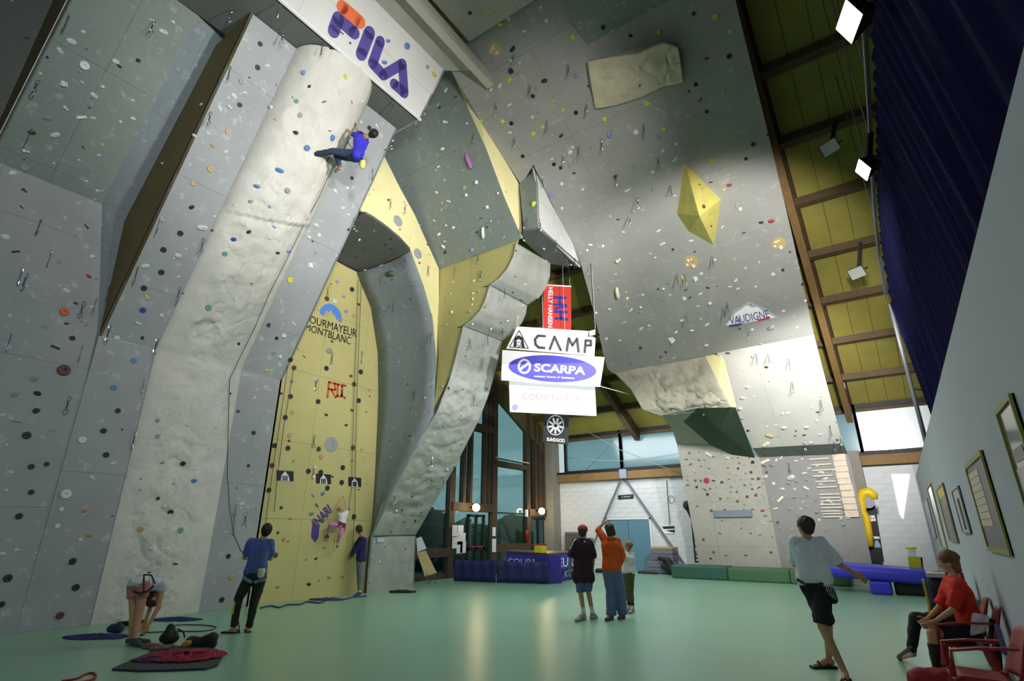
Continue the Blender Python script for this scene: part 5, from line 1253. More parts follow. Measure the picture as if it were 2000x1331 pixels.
# bending person at far left
D = gD(262, 1260); print('D bend', D)
J = PJ(D, head=(303, 1170, .28), neck=(309, 1153, .26), sL=(299, 1142, .34), sR=(318, 1143, .12), eL=(296, 1180, .4), wL=(284, 1216, .4), eR=(309, 1188, .12), wR=(289, 1224, .06),
       pel=(272, 1139), hL=(262, 1145, .06), hR=(281, 1146, -.04), kL=(260, 1198, .06), aL=(256, 1250, .1), kR=(272, 1200, -.02), aR=(262, 1250, -.06), tL=(276, 1250, .16), tR=(247, 1259, -.02))
J['tR'] = atZ(276, 1261, .03); J['tL'] = atZ(290, 1254, .03); 
pw, iw = person('person bending over at far left in pink shorts with bare legs', J, .98, 'tan', shirt_mat=mat('top_white', (196, 202, 210), .8), sleeve=.15, legs_mat=mat('shorts_pink', (176, 116, 110), .8), leg_cut=.22, hair=HBR, hair_len=.1, face=(RIGHT*.6-UP*.9+VIEW*.2), loose=.6, shoes=mat('sandal_grey', (80, 76, 84), .7))
HN = mat('harness_black', (26, 26, 34), .6)
MB().tube([atD(262, 1156, D-.16), atD(272, 1160, D-.20), atD(288, 1156, D-.16), atD(300, 1145, D-.1)], .016, 6).build('harness', HN, pw)
MB().tube([atD(281, 1123, D-.04), atD(281, 1140, D-.17), atD(281, 1156, D-.18)], .012, 6).build('harness', HN, pw)
MB().tube([atD(281, 1123, D-.04), atD(296, 1124, D+.02), atD(302, 1140, D-.08)], .012, 6).build('harness', HN, pw)
MB().prism([atD(256, 1126, D-.1), atD(277, 1128, D-.14), atD(274, 1141, D-.16), atD(258, 1139, D-.13)], VIEW*.02).build('white_patch', WHITE, pw)

# climber high on the rock column
X0 = hit(660, 290)[0]; Dc = -SY*X0.x+CY*X0.y; print('D climber', Dc, X0)
dd = Dc-.45
J = dict(head=atD(728, 261, dd-.1), neck=atD(716, 267, dd-.05), sL=atD(701, 268, dd+.0), sR=atD(713, 270, dd-.15+.3), eL=atD(688, 262, dd+.1), wL=atD(675, 251, dd+.35), eR=atD(699, 258, dd+.3), wR=atD(694, 246, dd+.5),
         pel=atD(698, 305, dd), hL=atD(692, 302, dd-.02), hR=atD(693, 308, dd+.12), kL=atD(650, 296, dd-.02), aL=atD(611, 301, dd+.2), kR=atD(658, 305, dd+.2), aR=atD(664, 328, dd+.3), tL=atD(602, 288, dd+.32), tR=atD(655, 335, dd+.45))
sc = (J['kL']-J['hL']).length/.43; print('climber thigh scale', sc)
J['gL'] = atD(670, 249, dd+.45); J['gR'] = atD(692, 240, dd+.6)
pc, ic = person('climber in a royal blue shirt and dark jeans high on the cream rock column', J, 1.0, 'tan', shirt_mat=mat('shirt_royal', (52, 50, 190), .8), sleeve=.42, legs_mat=mat('jeans_dark', (48, 62, 88), .85, var=.15, scale=6), leg_cut=.94, hair=HB_, face=(-RIGHT*.9+VIEW*.5+UP*.1), shoes=mat('shoe_white_black', (120, 116, 110), .6), loose=.9, curl=1.0)
MB().tube([atD(681, 312, dd-.1), atD(683, 303, dd-.12), atD(692, 296, dd-.12), atD(705, 303, dd-.12)], .014, 6).build('harness', HN, pc)
cbg = MB(); c0 = atD(708, 322, dd-.1); cbg.tube([c0+UP*.09, c0+UP*.08, c0-UP*.05, c0-UP*.09], [.055, .062, .058, .03], 12)
tag(cbg.build('chalk_bag', mat('chalk_bag_lime', (206, 210, 110), .8), None, True), 'lime yellow chalk bag hanging from the high climber in blue', 'chalk bag')
for a, b_ in (((706, 308), (702, 322)), ((706, 308), (710, 316))): MB().tube([atD(*a, dd-.08), atD(*b_, dd-.1)], .012, 5).build('sling', HN, pc)
# rope from the climber: up to the quickdraw, then down the rock to the belayer
e = [atD(690, 293, dd-.05), surf(672, 272, .1)]
pts = [surf(*p, .09) for p in ((672, 272), (661, 300), (640, 330), (616, 385), (585, 442), (552, 510), (520, 572), (490, 640), (462, 700), (443, 742), (440, 830), (440, 930), (445, 1000))]
pts = e[:1]+[p for p in pts if p]+[atD(457, 1046, 10.4), atD(470, 1076, gD(465, 1238)+.3), atD(486, 1092, gD(465, 1238)+.34)]
rope('climbing_rope', 'long dark rope running from the high climber down the rock column to the belayer', pts, .008, RB)
rope('climbing_rope', 'slack rope end hanging beside the legs of the belayer in slate blue', [atD(484, 1094, gD(465, 1238)+.32), atD(477, 1150, gD(465, 1238)+.25), atD(463, 1195, gD(465, 1238)+.1), atZ(468, 1236, .01), atZ(455, 1222, .01)], .01, RB)

# child climbing in pink leggings
XG = -12.28
def g_(px, py, o=0): return atX(px, py, XG+o)
J = dict(head=g_(664, 995), neck=g_(668, 1002), sL=g_(664, 1004), sR=g_(677, 1003), eL=g_(657, 994, -.1), wL=g_(664, 981, -.16), eR=g_(677, 988, -.04), wR=g_(672, 974, -.16), pel=g_(668, 1023), hL=g_(663, 1026), hR=g_(672, 1027),
         kL=g_(645, 1025, .1), aL=g_(641, 1043, -.08), kR=g_(664, 1044, .08), aR=g_(659, 1063, -.06), tL=g_(635, 1050, -.14), tR=g_(659, 1069, -.16))
sg = (J['kR']-J['hR']).length/.40; print('girl scale', sg)
girl, _ = person('small child in white top and pink leggings climbing the yellow wall', J, .66, 'fair', shirt_mat=mat('top_white2', (226, 222, 222), .8), sleeve=.2, legs_mat=mat('leggings_pink', (196, 124, 172), .8), leg_cut=.92, hair=HBL, hair_len=.12, face=(-1, .1, .3), shoes=mat('shoe_brown', (88, 60, 48), .7), loose=1.0)
hp = MB()
for k in (-1, 0, 1): hp.capsule(J['pel']+(J['hR']-J['hL']).normalized()*k*.04, .078, (J['hL'] if k < 0 else J['hR']).lerp(J['kL'] if k < 0 else J['kR'], .3), .07)
link('climbing_shorts', remesh(hp, .015, 3), mat('shorts_maroon', (92, 34, 46), .8), girl)

# belayer in navy against the yellow wall
D = gD(701, 1163); p_ = atZ(701, 1163, 0); print('navy', D, p_)
J = PJ(D, head=(701, 1036, .0), neck=(706, 1047), sL=(703, 1054, .14), sR=(711, 1055, -.14), eL=(688, 1080, .16), wL=(688, 1086, -.05), eR=(692, 1079, -.18), wR=(686, 1084, -.1), pel=(705, 1094), hL=(703, 1099, .07), hR=(706, 1099, -.07),
       kL=(702, 1128, .06), aL=(702, 1157, .08), kR=(705, 1128, -.06), aR=(701, 1158, -.04), tL=(695, 1161, .06), tR=(694, 1162, -.04))
J['tL'] = atZ(694, 1162, .03)+VIEW*.12; J['tR'] = atZ(693, 1164, .03)
pn_, inn = person('belayer in a navy jumper and grey trousers standing by the yellow wall', J, .97, 'brown', shirt_mat=mat('jumper_navy', (34, 36, 96), .9), sl_full=True, legs_mat=mat('trousers_grey', (120, 124, 134), .85), leg_cut=.93, hair=mat('hair_dark', (48, 30, 26), .6), face=(-RIGHT+UP*.1+VIEW*.5), shoes=mat('shoe_dark', (60, 60, 70), .6), socks=WHITE, loose=1.0, curl=1.1)
MB().tube([atD(697, 1094, D-.15), atD(705, 1097, D-.2), atD(714, 1093, D-.12)], .02, 6).build('harness', HN, pn_)

# three watching in the middle
D = gD(1143, 1211); print('cap', D)
J = PJ(D, head=(1139, 1040), neck=(1140, 1053), sL=(1125, 1060), sR=(1153, 1060), eL=(1115, 1089, .0), wL=(1113, 1112, .1), eR=(1159, 1092), wR=(1157, 1118, .1), pel=(1139, 1117), hL=(1132, 1123), hR=(1147, 1123), kL=(1134, 1158), aL=(1140, 1199), kR=(1149, 1156), aR=(1157, 1197, .05), tL=(1124, 1210, .1), tR=(1163, 1207, .3))
J['tL'] = atZ(1125, 1212, .03); J['tR'] = atZ(1165, 1206, .03)
pc2, i2 = person('teenager in a red cap, dark maroon shirt and denim shorts', J, .98, 'tan', shirt_mat=mat('shirt_maroon', (52, 26, 36), .85), sleeve=.5, long_shirt=.1, legs_mat=mat('denim_shorts', (84, 106, 150), .85, var=.15, scale=8), leg_cut=.5, hair=HBR, cap=mat('cap_red', (176, 28, 36), .7), face=(RIGHT*.55+VIEW*.8+UP*.25), shoes=mat('trainer', (170, 170, 170), .6), socks=WHITE, loose=1.6)
for k in (-1, 1):
    a = J['s'+('L' if k < 0 else 'R')]; MB().tube([a+UP*.065-VIEW*.06, a+RIGHT*k*.05+UP*.03-VIEW*.08, a.lerp(J['e'+('L' if k < 0 else 'R')], .8)+RIGHT*k*.075], .014, 6).build('sleeve_stripe', WHITE, pc2)
MB().box((J['neck']-VIEW*.11-UP*.05), .03, .01, .03).build('collar_mark', WHITE, pc2)
D = gD(1197, 1210); print('orange', D)
J = PJ(D, head=(1190, 1035), neck=(1193, 1049), sL=(1181, 1056, .02), sR=(1205, 1057, .02), eL=(1167, 1033, .12), wL=(1178, 1024, .1), eR=(1217, 1087), wR=(1211, 1104, .1), pel=(1195, 1112), hL=(1187, 1119), hR=(1204, 1119), kL=(1193, 1156), aL=(1194, 1203), kR=(1212, 1155), aR=(1216, 1200, .05), tL=(1183, 1210), tR=(1210, 1207))
J['tL'] = atZ(1184, 1211, .03); J['tR'] = atZ(1209, 1208, .03)
po, io = person('long-haired adult in an orange sweatshirt and flared blue jeans, one arm on the head', J, 1.0, 'tan', shirt_mat=mat('sweat_orange', (228, 92, 28), .85), sl_full=False, sleeve=.5, legs_mat=mat('jeans_blue', (98, 118, 154), .85, var=.12, scale=8), leg_cut=1.0, flare=.045, hair=HBR, hair_len=.09, face=(VIEW-RIGHT*.2+UP*.35), shoes=mat('shoe_tan', (96, 78, 60), .7), loose=1.15)
t = MB(); t.capsule(J['sR'], .075, J['eR'], .06); t.capsule(J['eR'], .06, J['wR'], .05); link('sleeve', remesh(t, .015, 3, .01), MATS['sweat_orange'], po)
D = gD(1229, 1196); print('child', D)
J = PJ(D, head=(1227, 1067), neck=(1226, 1078), sL=(1219, 1083), sR=(1234, 1084), eL=(1216, 1100), wL=(1218, 1115, .1), eR=(1236, 1102), wR=(1232, 1114, .1), pel=(1227, 1116), hL=(1222, 1121), hR=(1232, 1121), kL=(1224, 1152), aL=(1229, 1184), kR=(1232, 1153), aR=(1236, 1185), tL=(1222, 1194), tR=(1230, 1196))
J['tL'] = atZ(1223, 1195, .03); J['tR'] = atZ(1229, 1197, .03)
person('child in a white T-shirt and khaki trousers half hidden by the orange sweatshirt', J, .8, 'tan', shirt_mat=mat('tee_white', (232, 234, 238), .85), sleeve=.4, legs_mat=mat('trousers_khaki', (98, 96, 66), .85, var=.2, scale=8), leg_cut=.85, hair=mat('hair_sandy', (142, 108, 64), .6), face=(-RIGHT*.8+VIEW*.5+UP*.2), shoes=mat('shoe_pale', (170, 166, 156), .6), socks=BLACK, loose=1.3)

# man walking away on the right
Dw = gD(1655, 1332); print('walk', Dw)
J = PJ(Dw, head=(1572, 1030), neck=(1576, 1050), sL=(1553, 1061, .05), sR=(1602, 1062), eL=(1552, 1102, .12), wL=(1566, 1124, .3), eR=(1638, 1102, -.02), wR=(1668, 1120, -.1), pel=(1591, 1130), hL=(1580, 1142, .05), hR=(1604, 1142, -.02),
       kL=(1617, 1222, .12), aL=(1617, 1285, .35), kR=(1606, 1225, -.02), aR=(1650, 1313, -.02), tL=(1592, 1296, .4), tR=(1664, 1328))
J['tL'] = atZ(1592, 1301, .03); J['aL'] = atZ(1619, 1288, .10) ; J['tR'] = atZ(1652, 1338, .03); J['aR'] = atZ(1651, 1316, .09)
pm, im = person('man in a pale T-shirt and black shorts walking away with a climbing harness', J, 1.0, 'tan', shirt_mat=mat('tee_pale', (238, 240, 248), .85), sleeve=.48, legs_mat=mat('shorts_black', (26, 26, 30), .8), leg_cut=.47, hair=HBR, face=(VIEW-RIGHT*.25), loose=1.55, vox=.012)
nm = pm
MB().tube([atD(1558, 1133, Dw-.05), atD(1575, 1143, Dw-.17), atD(1600, 1143, Dw-.17), atD(1621, 1134, Dw-.04)], .02, 8).build('harness', HN, pm)
bgm = MB(); bgm.capsule(atD(1622, 1152, Dw-.08), .045, atD(1628, 1172, Dw-.08), .05); link('harness_pouch', remesh(bgm, .012, 2), BLACK, pm)
for k in range(4): MB().tube([atD(1612+k*4, 1141, Dw-.14), atD(1616+k*4, 1156, Dw-.15), atD(1620+k*4, 1163+k*3, Dw-.13), atD(1615+k*4, 1155, Dw-.13)], .006, 5).build('carabiner', CHROME, pm)
for sd in 'LR':
    a, t_ = J['a'+sd], J['t'+sd]; f0 = Vector((a.x, a.y, .015)); dv = Vector((t_.x-a.x, t_.y-a.y, 0))
    MB().beam(f0-dv*.35, f0+dv*1.25, .10, .024).build('sandal_sole', BLACK, pm)
    for q_ in (.2, .75): c_ = f0+dv*q_; sdd = dv.normalized().cross(UP)*.055; MB().tube([c_-sdd, c_+UP*.07*(1.2-q_*.4), c_+sdd], .012, 5).build('sandal_strap', BLACK, pm)

# ================================================================ seated man and things along the right wall
SX, SY_ = .335, 8.42
chair((SX, SY_, 0), -PI/2, 'red plastic armchair under the seated man in the red shirt')
Ds = 6.72
J = dict(head=atD(1852, 1098, Ds+.1), neck=atD(1864, 1121, Ds+.1), sL=atD(1873, 1143, Ds-.06), sR=atD(1858, 1138, Ds+.28), eL=atD(1861, 1192, Ds-.08), wL=atD(1826, 1215, Ds-.02), eR=atD(1836, 1186, Ds+.3), wR=atD(1812, 1210, Ds+.22),
         pel=atD(1897, 1226, Ds+.08), hL=atD(1893, 1236, Ds), hR=atD(1887, 1230, Ds+.2), kL=atD(1820, 1238, Ds-.02), aL=atD(1830, 1306, Ds), kR=atD(1788, 1208, Ds+.38), aR=atD(1781, 1270, Ds+.45), gL=atD(1805, 1226, Ds+.04), gR=atD(1800, 1220, Ds+.2))
J['tL'] = atZ(1806, 1322, .03); J['tR'] = atZ(1757, 1285, .03)
print('seated', J['pel'], J['kL'], J['aL'], J['aR'])
ps, is_ = person('man in a red T-shirt sitting on a red chair against the right wall', J, 1.0, 'tan', shirt_mat=mat('tee_red', (206, 40, 24), .85), sleeve=.47, legs_mat=mat('shorts_black2', (24, 24, 28), .85), leg_cut=.40, hair=HAU, hair_len=.09, face=(-1, .05, .05), shoes=BLACK, loose=1.25, vox=.012)
t = MB(); t.capsule(J['kR'], .075, J['aR'], .055); t.capsule(J['hR'].lerp(J['kR'], .5), .10, J['kR'], .075); link('legging', remesh(t, .015, 3, .01), BLACK, ps)
t = MB(); t.capsule(J['kL'].lerp(J['aL'], .35), .062, J['aL'], .05); link('legging', remesh(t, .015, 3, .01), BLACK, ps)
# towel and jacket over the chair back
c0 = Vector((.69, 8.18, .0))
def cloth(name, label, cat, grid, m, th=.012):
    nv = len(grid); nu = len(grid[0]); vs = [p for r_ in grid for p in r_]
    fs = [(j*nu+i, j*nu+i+1, (j+1)*nu+i+1, (j+1)*nu+i) for j in range(nv-1) for i in range(nu-1)]
    o = MB().add(vs, fs).build(name, m, None, True); a = o.modifiers.new('s', 'SOLIDIFY'); a.thickness = th; b = o.modifiers.new('b', 'SUBSURF'); b.levels = b.render_levels = 2
    return tag(o, label, cat)
def pgrid(TL, TR, BR, BL, D0, D1, nu=5, nv=5, wv=.02):
    out = []
    for k in range(nv):
        t = k/(nv-1); row = []
        for i in range(nu):
            u = i/(nu-1); x = (TL[0]*(1-u)+TR[0]*u)*(1-t)+(BL[0]*(1-u)+BR[0]*u)*t; y = (TL[1]*(1-u)+TR[1]*u)*(1-t)+(BL[1]*(1-u)+BR[1]*u)*t
            row.append(atD(x, y, D0+(D1-D0)*u+wv*math.sin(i*2.3+k*1.4)))
        out.append(row)
    return out
cloth('folded_jersey', 'white jersey with dark edge hung over the seated man\'s chair back', 'clothing', pgrid((1898, 1196), (1935, 1204), (1924, 1236), (1893, 1244), 6.52, 6.50), mat('cloth_white', (214, 216, 228), .9))
cloth('jacket', 'dark jacket hanging behind the red chair by the wall', 'clothing', pgrid((1930, 1206), (1948, 1212), (1962, 1322), (1940, 1300), 6.56, 6.52, 5, 7), mat('cloth_dark', (52, 50, 54), .9))
pp = atX(1985, 1262, .62); print('chair2', pp)
chair((.33, pp.y+.1, 0), -PI/2+.1, 'dark red plastic armchair cut off by the right edge of the picture')
g = [[Vector((.52+.02*math.sin(i*2+k), pp.y-.1+.07*i, .84-.12*k)) for i in range(4)] for k in range(3)]
cloth('garment', 'blue garment hanging on the cut-off red chair', 'clothing', g, mat('cloth_blue', (30, 44, 96), .9))
def blob(name, label, cat, caps, m, vox=.02, disp=.012, sm=3):
    b = MB()
    for a, ra, c, rb in caps: b.capsule(a, ra, c, rb, 12)
    o = link(name, remesh(b, vox, sm, disp), m); return tag(o, label, cat)
a = atZ(1795, 1328, .12); b = atZ(1900, 1336, .12)
blob('sports_bag', 'red sports bag lying on the floor in front of the seated man', 'bag', [(a, .11, (a+b)/2, .13), ((a+b)/2, .13, b, .11)], mat('bag_red', (150, 24, 24), .7))
# chair with a yellow and black rucksack beyond the seated man
chair((.335, 9.5, 0), -PI/2, 'red plastic armchair holding the yellow and black rucksack')
rb = blob('rucksack', 'black rucksack with yellow straps standing on a chair beyond the seated man', 'bag', [((.22, 9.42, .58), .13, (.24, 9.45, .92), .12), ((.30, 9.58, .58), .13, (.30, 9.55, .92), .11)], mat('bag_black', (28, 30, 44), .8), .02)
YB = mat('yellow_strap', (206, 200, 50), .6)
for dy in (-.09, .06, .2): MB().beam((.10, 9.4+dy, .50), (.11, 9.4+dy, 1.0), .02, .05, Vector((0, 1, 0))).build('strap', YB, rb)
MB().box((.10, 9.46, .62), .03, .30, .10).build('strap', YB, rb); 
o = MB().box((.26, 9.5, 1.06), .2, .3, .05).build('lid', mat('lid_white', (200, 200, 205), .7), rb)
# yellow folding stand
q = atZ(1790, 1160, 0); print('stand', q)
ys = thing('folding_stand', 'yellow folding floor stand with a round top beside the right wall', 'stand', (q.x, q.y, 0))
def sp(px, py): return atD(px, py, (-SY*q.x+CY*q.y))
n_ = (ORG-q); n_.z = 0; n_.normalize()
YS = mat('stand_yellow', (206, 204, 30), .5)
MB().prism([sp(1773, 1088), sp(1797, 1088), sp(1804, 1132), sp(1778, 1132)], -n_*.08).build('panel', YS, ys)
MB().prism([sp(1781, 1134), sp(1800, 1134), sp(1803, 1148), sp(1784, 1148)], -n_*.08).build('panel', YS, ys)
MB().prism([sp(1773, 1076), sp(1789, 1076), sp(1790, 1087), sp(1774, 1087)], -n_*.06).build('label_plate', WHITE, ys)
e0 = sp(1779, 1071); MB().ellipsoid(e0, .14, .14, .04).build('round_top', YS, ys, True)
for a, b in ((1784, 1772), (1803, 1812)): MB().beam(sp(a-6, 1132), sp(a+8, 1172), .04, .04).build('leg', BLACK, ys)
for a in (1776, 1800): MB().beam(sp(a, 1090)-n_*.3, sp(a+8, 1168)-n_*.35, .04, .04).build('leg', BLACK, ys)
rbx = atD(1822, 1116, (-SY*.2+CY*10.8)); tag(MB().box((.45, 10.9, .85), .35, .3, .35).build('box', mat('box_red', (130, 20, 28), .6)), 'dark red box on the trolley behind the rucksack', 'box')
tag(MB().bb(.24, .72, 10.6, 11.3, .62, .68).build('trolley', STEEL), 'grey metal trolley carrying the dark red box', 'trolley')
tr_ = [o for o in C.objects if o.name.startswith('trolley')][0]
for x in (.27, .69):
    for y in (10.63, 11.27): MB().bb(x-.015, x+.015, y-.015, y+.015, 0, .62).build('leg', STEEL, tr_)

# ================================================================ far end: mats, boards, black display
GM = mat('mat_green', (48, 92, 76), .6, var=.08, scale=2); GM2 = mat('mat_green2', (70, 108, 74), .6, var=.06, scale=2)
def cushion(name, label, x0, x1, y0, y1, z1, m, cat='crash mat', rz=0, group=None):
    o = MB().box((0, 0, z1/2), x1-x0, y1-y0, z1).build(name, m); o.location = ((x0+x1)/2, (y0+y1)/2, 0); o.rotation_euler = (0, 0, rz)
    b = o.modifiers.new('b', 'BEVEL'); b.width = .06; b.segments = 3
    return tag(o, label, cat, group)
mA = atZ(1327, 1126, 0); mB_ = atZ(1440, 1130, 0); mC = atZ(1640, 1138, 0); print('mats', mA, mB_, mC)
YM = 21.95
cushion('crash_mat', 'dark green crash mat at the left end below the training wall', mA.x+.05, mB_.x, 20.7, YM-.25, .44, GM)
cushion('crash_mat', 'green crash mat in the middle below the training wall', mB_.x+.02, atZ(1560, 1134, 0).x, 20.65, YM-.25, .42, GM2)
cushion('crash_mat', 'green crash mat behind the walking man on the right', atZ(1560, 1134, 0).x+.02, atZ(1692, 1140, 0).x-.3, 20.55, YM-.25, .42, GM2)
BLM = mat('mat_blue', (58, 58, 200), .45)
c1 = atD(1625, 1100, 17.6); c2 = atD(1765, 1108, 15.4); print('blue', c1, c2)
bm_ = MB()
g1_ = atZ(1650, 1125, .5); 
bX0, bX1 = -2.2, .35
o = MB().box((0, 0, 0), bX1-bX0, 1.6, .36).build('air_mat', BLM); o.location = ((bX0+bX1)/2, 19.3, .52); o.rotation_euler = (0, math.radians(3), 0)
o.modifiers.new('b', 'BEVEL').width = .14; o.modifiers['b'].segments = 4; tag(o, 'bright blue air mat resting over the green mats on the right', 'crash mat')
MB().box((.45, -.81, .02), .35, .01, .14).build('label', mat('label_yellow', (222, 206, 120), .5), o)
cushion('foam_block', 'small bright blue foam block on the floor under the blue air mat', -1.0, -.5, 18.5, 19.0, .33, BLM, 'foam block')
cushion('foam_block', 'long black foam block on the floor under the blue air mat', -.45, .45, 18.7, 19.9, .33, BLACK, 'foam block')
# black upright display panel with a yellow inflatable arm, on the column
D_ = atY(1700, 1000, 22.3)
kp = thing('display_banner', 'tall black advertising banner with small white logos by the concrete column', 'banner', tuple(atY(1712, 1090, 22.3)))
PD = (Vector((0, 22.3, 0)), Vector((0, -1, 0)))
MB().prism([atY(*p, 22.3) for p in ((1682, 976), (1707, 976), (1727, 1098), (1702, 1098))], (0, .06, 0)).build('board', BLACK, kp)
patch(PD, [(1697, 1008), (1708, 1007), (1711, 1018), (1699, 1019)], WHITE, kp, 'logo'); textpx('FILA', PD, [(1698, 1010), (1708, 1009), (1709, 1014), (1699, 1015)], mat('banner_red', (0, 0, 0)), kp, lift=.03)
patch(PD, [(1709, 1058), (1713, 1055), (1718, 1062), (1721, 1070), (1708, 1070)], mat('logo_pale_blue', (150, 176, 206), .5), kp, 'logo')
patch(PD, [(1706, 1048), (1718, 1049), (1718, 1053), (1707, 1053)], WHITE, kp, 'logo')
yi = thing('inflatable_arm', 'yellow curved inflatable arm hooked over the black banner', 'inflatable', tuple(atY(1695, 1080, 22.2)))
Yel = mat('inflatable_yellow', (226, 190, 20), .45)
MB().tube([atY(*p, 22.12) for p in ((1699, 1068), (1696, 1040), (1691, 1010), (1685, 1000), (1683, 985), (1681, 975), (1686, 964), (1697, 962), (1706, 968), (1708, 976))], [.10, .12, .12, .11, .14, .14, .17, .17, .15, .10], 12).build('arm', Yel, yi, True)
MB().tube([atY(1695, 981, 22.05), atY(1695, 981, 22.35)], .2, 20).build('grey_disc', mat('disc_grey', (140, 146, 156), .4), yi)
# leaning narrow FILA banner and dark pole at the left of the training wall
lb = thing('display_banner', 'narrow black banner with white FILA lettering leaning at the left of the training wall', 'banner', tuple(atY(1365, 1095, 22.4)))
PL = (Vector((0, 21.95, 0)), Vector((0, -1, 0)))
MB().prism([atY(*p, 21.95) for p in ((1349, 1012), (1362, 1012), (1372, 1100), (1357, 1100))], (0, .04, 0)).build('board', BLACK, lb)
patch(PL, [(1357, 1058), (1368, 1058), (1371, 1096), (1360, 1096)], WHITE, lb, 'white_field')
P_ = onpl(PL, .03); text3('FILA', atP(1358, 1093, P_), atP(1356.5, 1060, P_), atP(1367, 1060, P_), atP(1369, 1093, P_), INK, lb, bold=.04)
patch(PL, [(1352, 1020), (1358, 1020), (1358, 1025), (1352, 1025)], WHITE, lb, 'logo'); patch(PL, [(1360, 1028), (1364, 1036), (1364, 1044), (1356, 1042)], WHITE, lb, 'logo')
sb = thing('punch_bag', 'dark rolled bag with a round head leaning beside the training wall', 'bag', tuple(atY(1350, 1005, 22.2)))
MB().tube([atY(1344, 988, 22.2), atY(1349, 998, 22.2), atY(1356, 1014, 22.2)], [.16, .15, .13], 10).build('roll', mat('roll_brown', (52, 42, 40), .8), sb, True)
MB().ellipsoid(atY(1343, 988, 22.15), .19, .19, .19).build('head', mat('roll_brown', (0, 0, 0)), sb, True)

# back wall furnishings
def onb(px, py, o=0): return atY(px, py, BY-o)
st_ = thing('bracing_strut', 'grey steel bracing frame in an inverted V on the white block wall', 'bracing', tuple(onb(1216, 940, .1)))
GREYST = mat('strut_grey', (120, 128, 140), .5, .3)
for a, b in (((1214, 934), (1175, 1026)), ((1220, 934), (1338, 1105))): MB().beam(onb(*a, .12), onb(*b, .14), .09, .06).build('strut', GREYST, st_)
MB().beam(onb(1175, 1026, .14), onb(1150, 1085, .14), .09, .06).build('strut', GREYST, st_)
pc_ = onb(1217, 926, .3); MB().box(pc_, .34, .1, .40).build('gusset', mat('gusset', (142, 158, 178), .5), st_)
sg_ = thing('wall_sign', 'black sign with small white lettering above the blue door', 'sign', tuple(onb(1222, 971, .02)))
PBk = (Vector((0, BY-.02, 0)), Vector((0, -1, 0)))
patch(PBk, [(1207, 968), (1237, 966), (1237, 974), (1207, 976)], BLACK, sg_, 'board', .02, .02); textpx('A SPORT', PBk, [(1214, 970), (1233, 969), (1233, 972), (1214, 973)], WHITE, sg_, lift=.03)
nt_ = thing('wall_poster', 'small black and white poster on the block wall right of the blue door', 'poster', tuple(onb(1306, 1034, .02)))
patch(PBk, [(1293, 1028), (1317, 1027), (1317, 1043), (1294, 1043)], WHITE, nt_, 'paper'); patch(PBk, [(1293, 1029), (1317, 1028), (1317, 1033), (1296, 1034)], INK, nt_, 'print', .02); patch(PBk, [(1300, 1037), (1317, 1035), (1317, 1041)], INK, nt_, 'print', .02)
cbb = thing('hanging_cable', 'dark cable with a loop hanging on the block wall', 'cable', tuple(onb(1304, 960, .05)))
MB().tube([onb(1302, 939, .05), onb(1304, 972, .05), onb(1308, 1026, .05)], .018, 5).build('cable', STEEL, cbb)
c_ = onb(1311, 976, .06); MB().tube([c_+Vector((.12*math.cos(2*PI*k/14), 0, .16*math.sin(2*PI*k/14))) for k in range(15)], .012, 5).build('loop', STEEL, cbb)
gc = thing('cabinet', 'grey metal cabinet against the white block wall behind the red cap', 'cabinet', tuple(onb(1115, 1085, .4)))
ca, cb2 = onb(1103, 1040, .45), onb(1135, 1040, .45)
MB().bb(ca.x, cb2.x, BY-.45, BY-.02, .05, ca.z).build('body', mat('cab_grey', (110, 104, 104), .5), gc)
for k in (0, 1):
    z0, z1 = .08+(ca.z-.1)*k/2, .05+(ca.z-.1)*(k+1)/2; d_ = MB().bb(ca.x+.03, cb2.x-.03, BY-.48, BY-.45, z0, z1).build('drawer', mat('cab_dark', (92, 86, 88), .5), gc)
    MB().bb(ca.x+.2, cb2.x-.2, BY-.5, BY-.48, z1-.1, z1-.07).build('handle', CHROME, d_)
# stacked pallets/boards with a black bag
sx0, sx1 = onb(1262, 1100, 1.0).x, onb(1316, 1100, 1.0).x
for k, (z0, z1, m, dx) in enumerate(((.02, .22, (112, 112, 128), .0), (.23, .48, (120, 120, 136), .12), (.49, .72, (108, 108, 126), .22), (.73, .90, (118, 118, 134), .26), (.91, 1.0, (176, 150, 96), .3))):
    lab = ['lowest grey foam block of the stack by the blue door', 'second grey foam block from the bottom of the stack by the blue door', 'third grey foam block from the bottom of the stack by the blue door', 'fourth grey foam block just under the plywood board', 'plywood board on top of the grey block stack'][k]
    o = MB().bb(sx0+dx, sx1+.05, BY-1.25+dx*.3, BY-.45, z0, z1).build('foam_block' if k < 4 else 'plywood_board', mat('stack%d' % k, m, .7)); tag(o, lab, 'foam block' if k < 4 else 'board')
    o.modifiers.new('b', 'BEVEL').width = .02
p = Vector((sx1-.05, BY-1.5, 0))
blob('duffel_bag', 'black bag slumped against the grey block stack', 'bag', [(p+Vector((-.35, 0, .60)), .08, p+Vector((0, 0, .52)), .12), (p+Vector((0, 0, .5)), .13, p+Vector((.15, 0, .18)), .18), (p+Vector((-.2, .0, .3)), .12, p+Vector((.1, 0, .2)), .18)], BLACK, .03)
blob('duffel_bag', 'flat dark bag on the floor left of the grey block stack', 'bag', [(p+Vector((-1.25, 0, .06)), .06, p+Vector((-.5, 0, .06)), .06)], mat('bag_grey', (60, 60, 66), .8), .025)
p = onb(1166, 1110, 2.0); p.z = .08
blob('duffel_bag', 'black bag on the floor behind the orange sweatshirt', 'bag', [(p, .09, p+Vector((.5, .2, 0)), .09)], BLACK, .03)

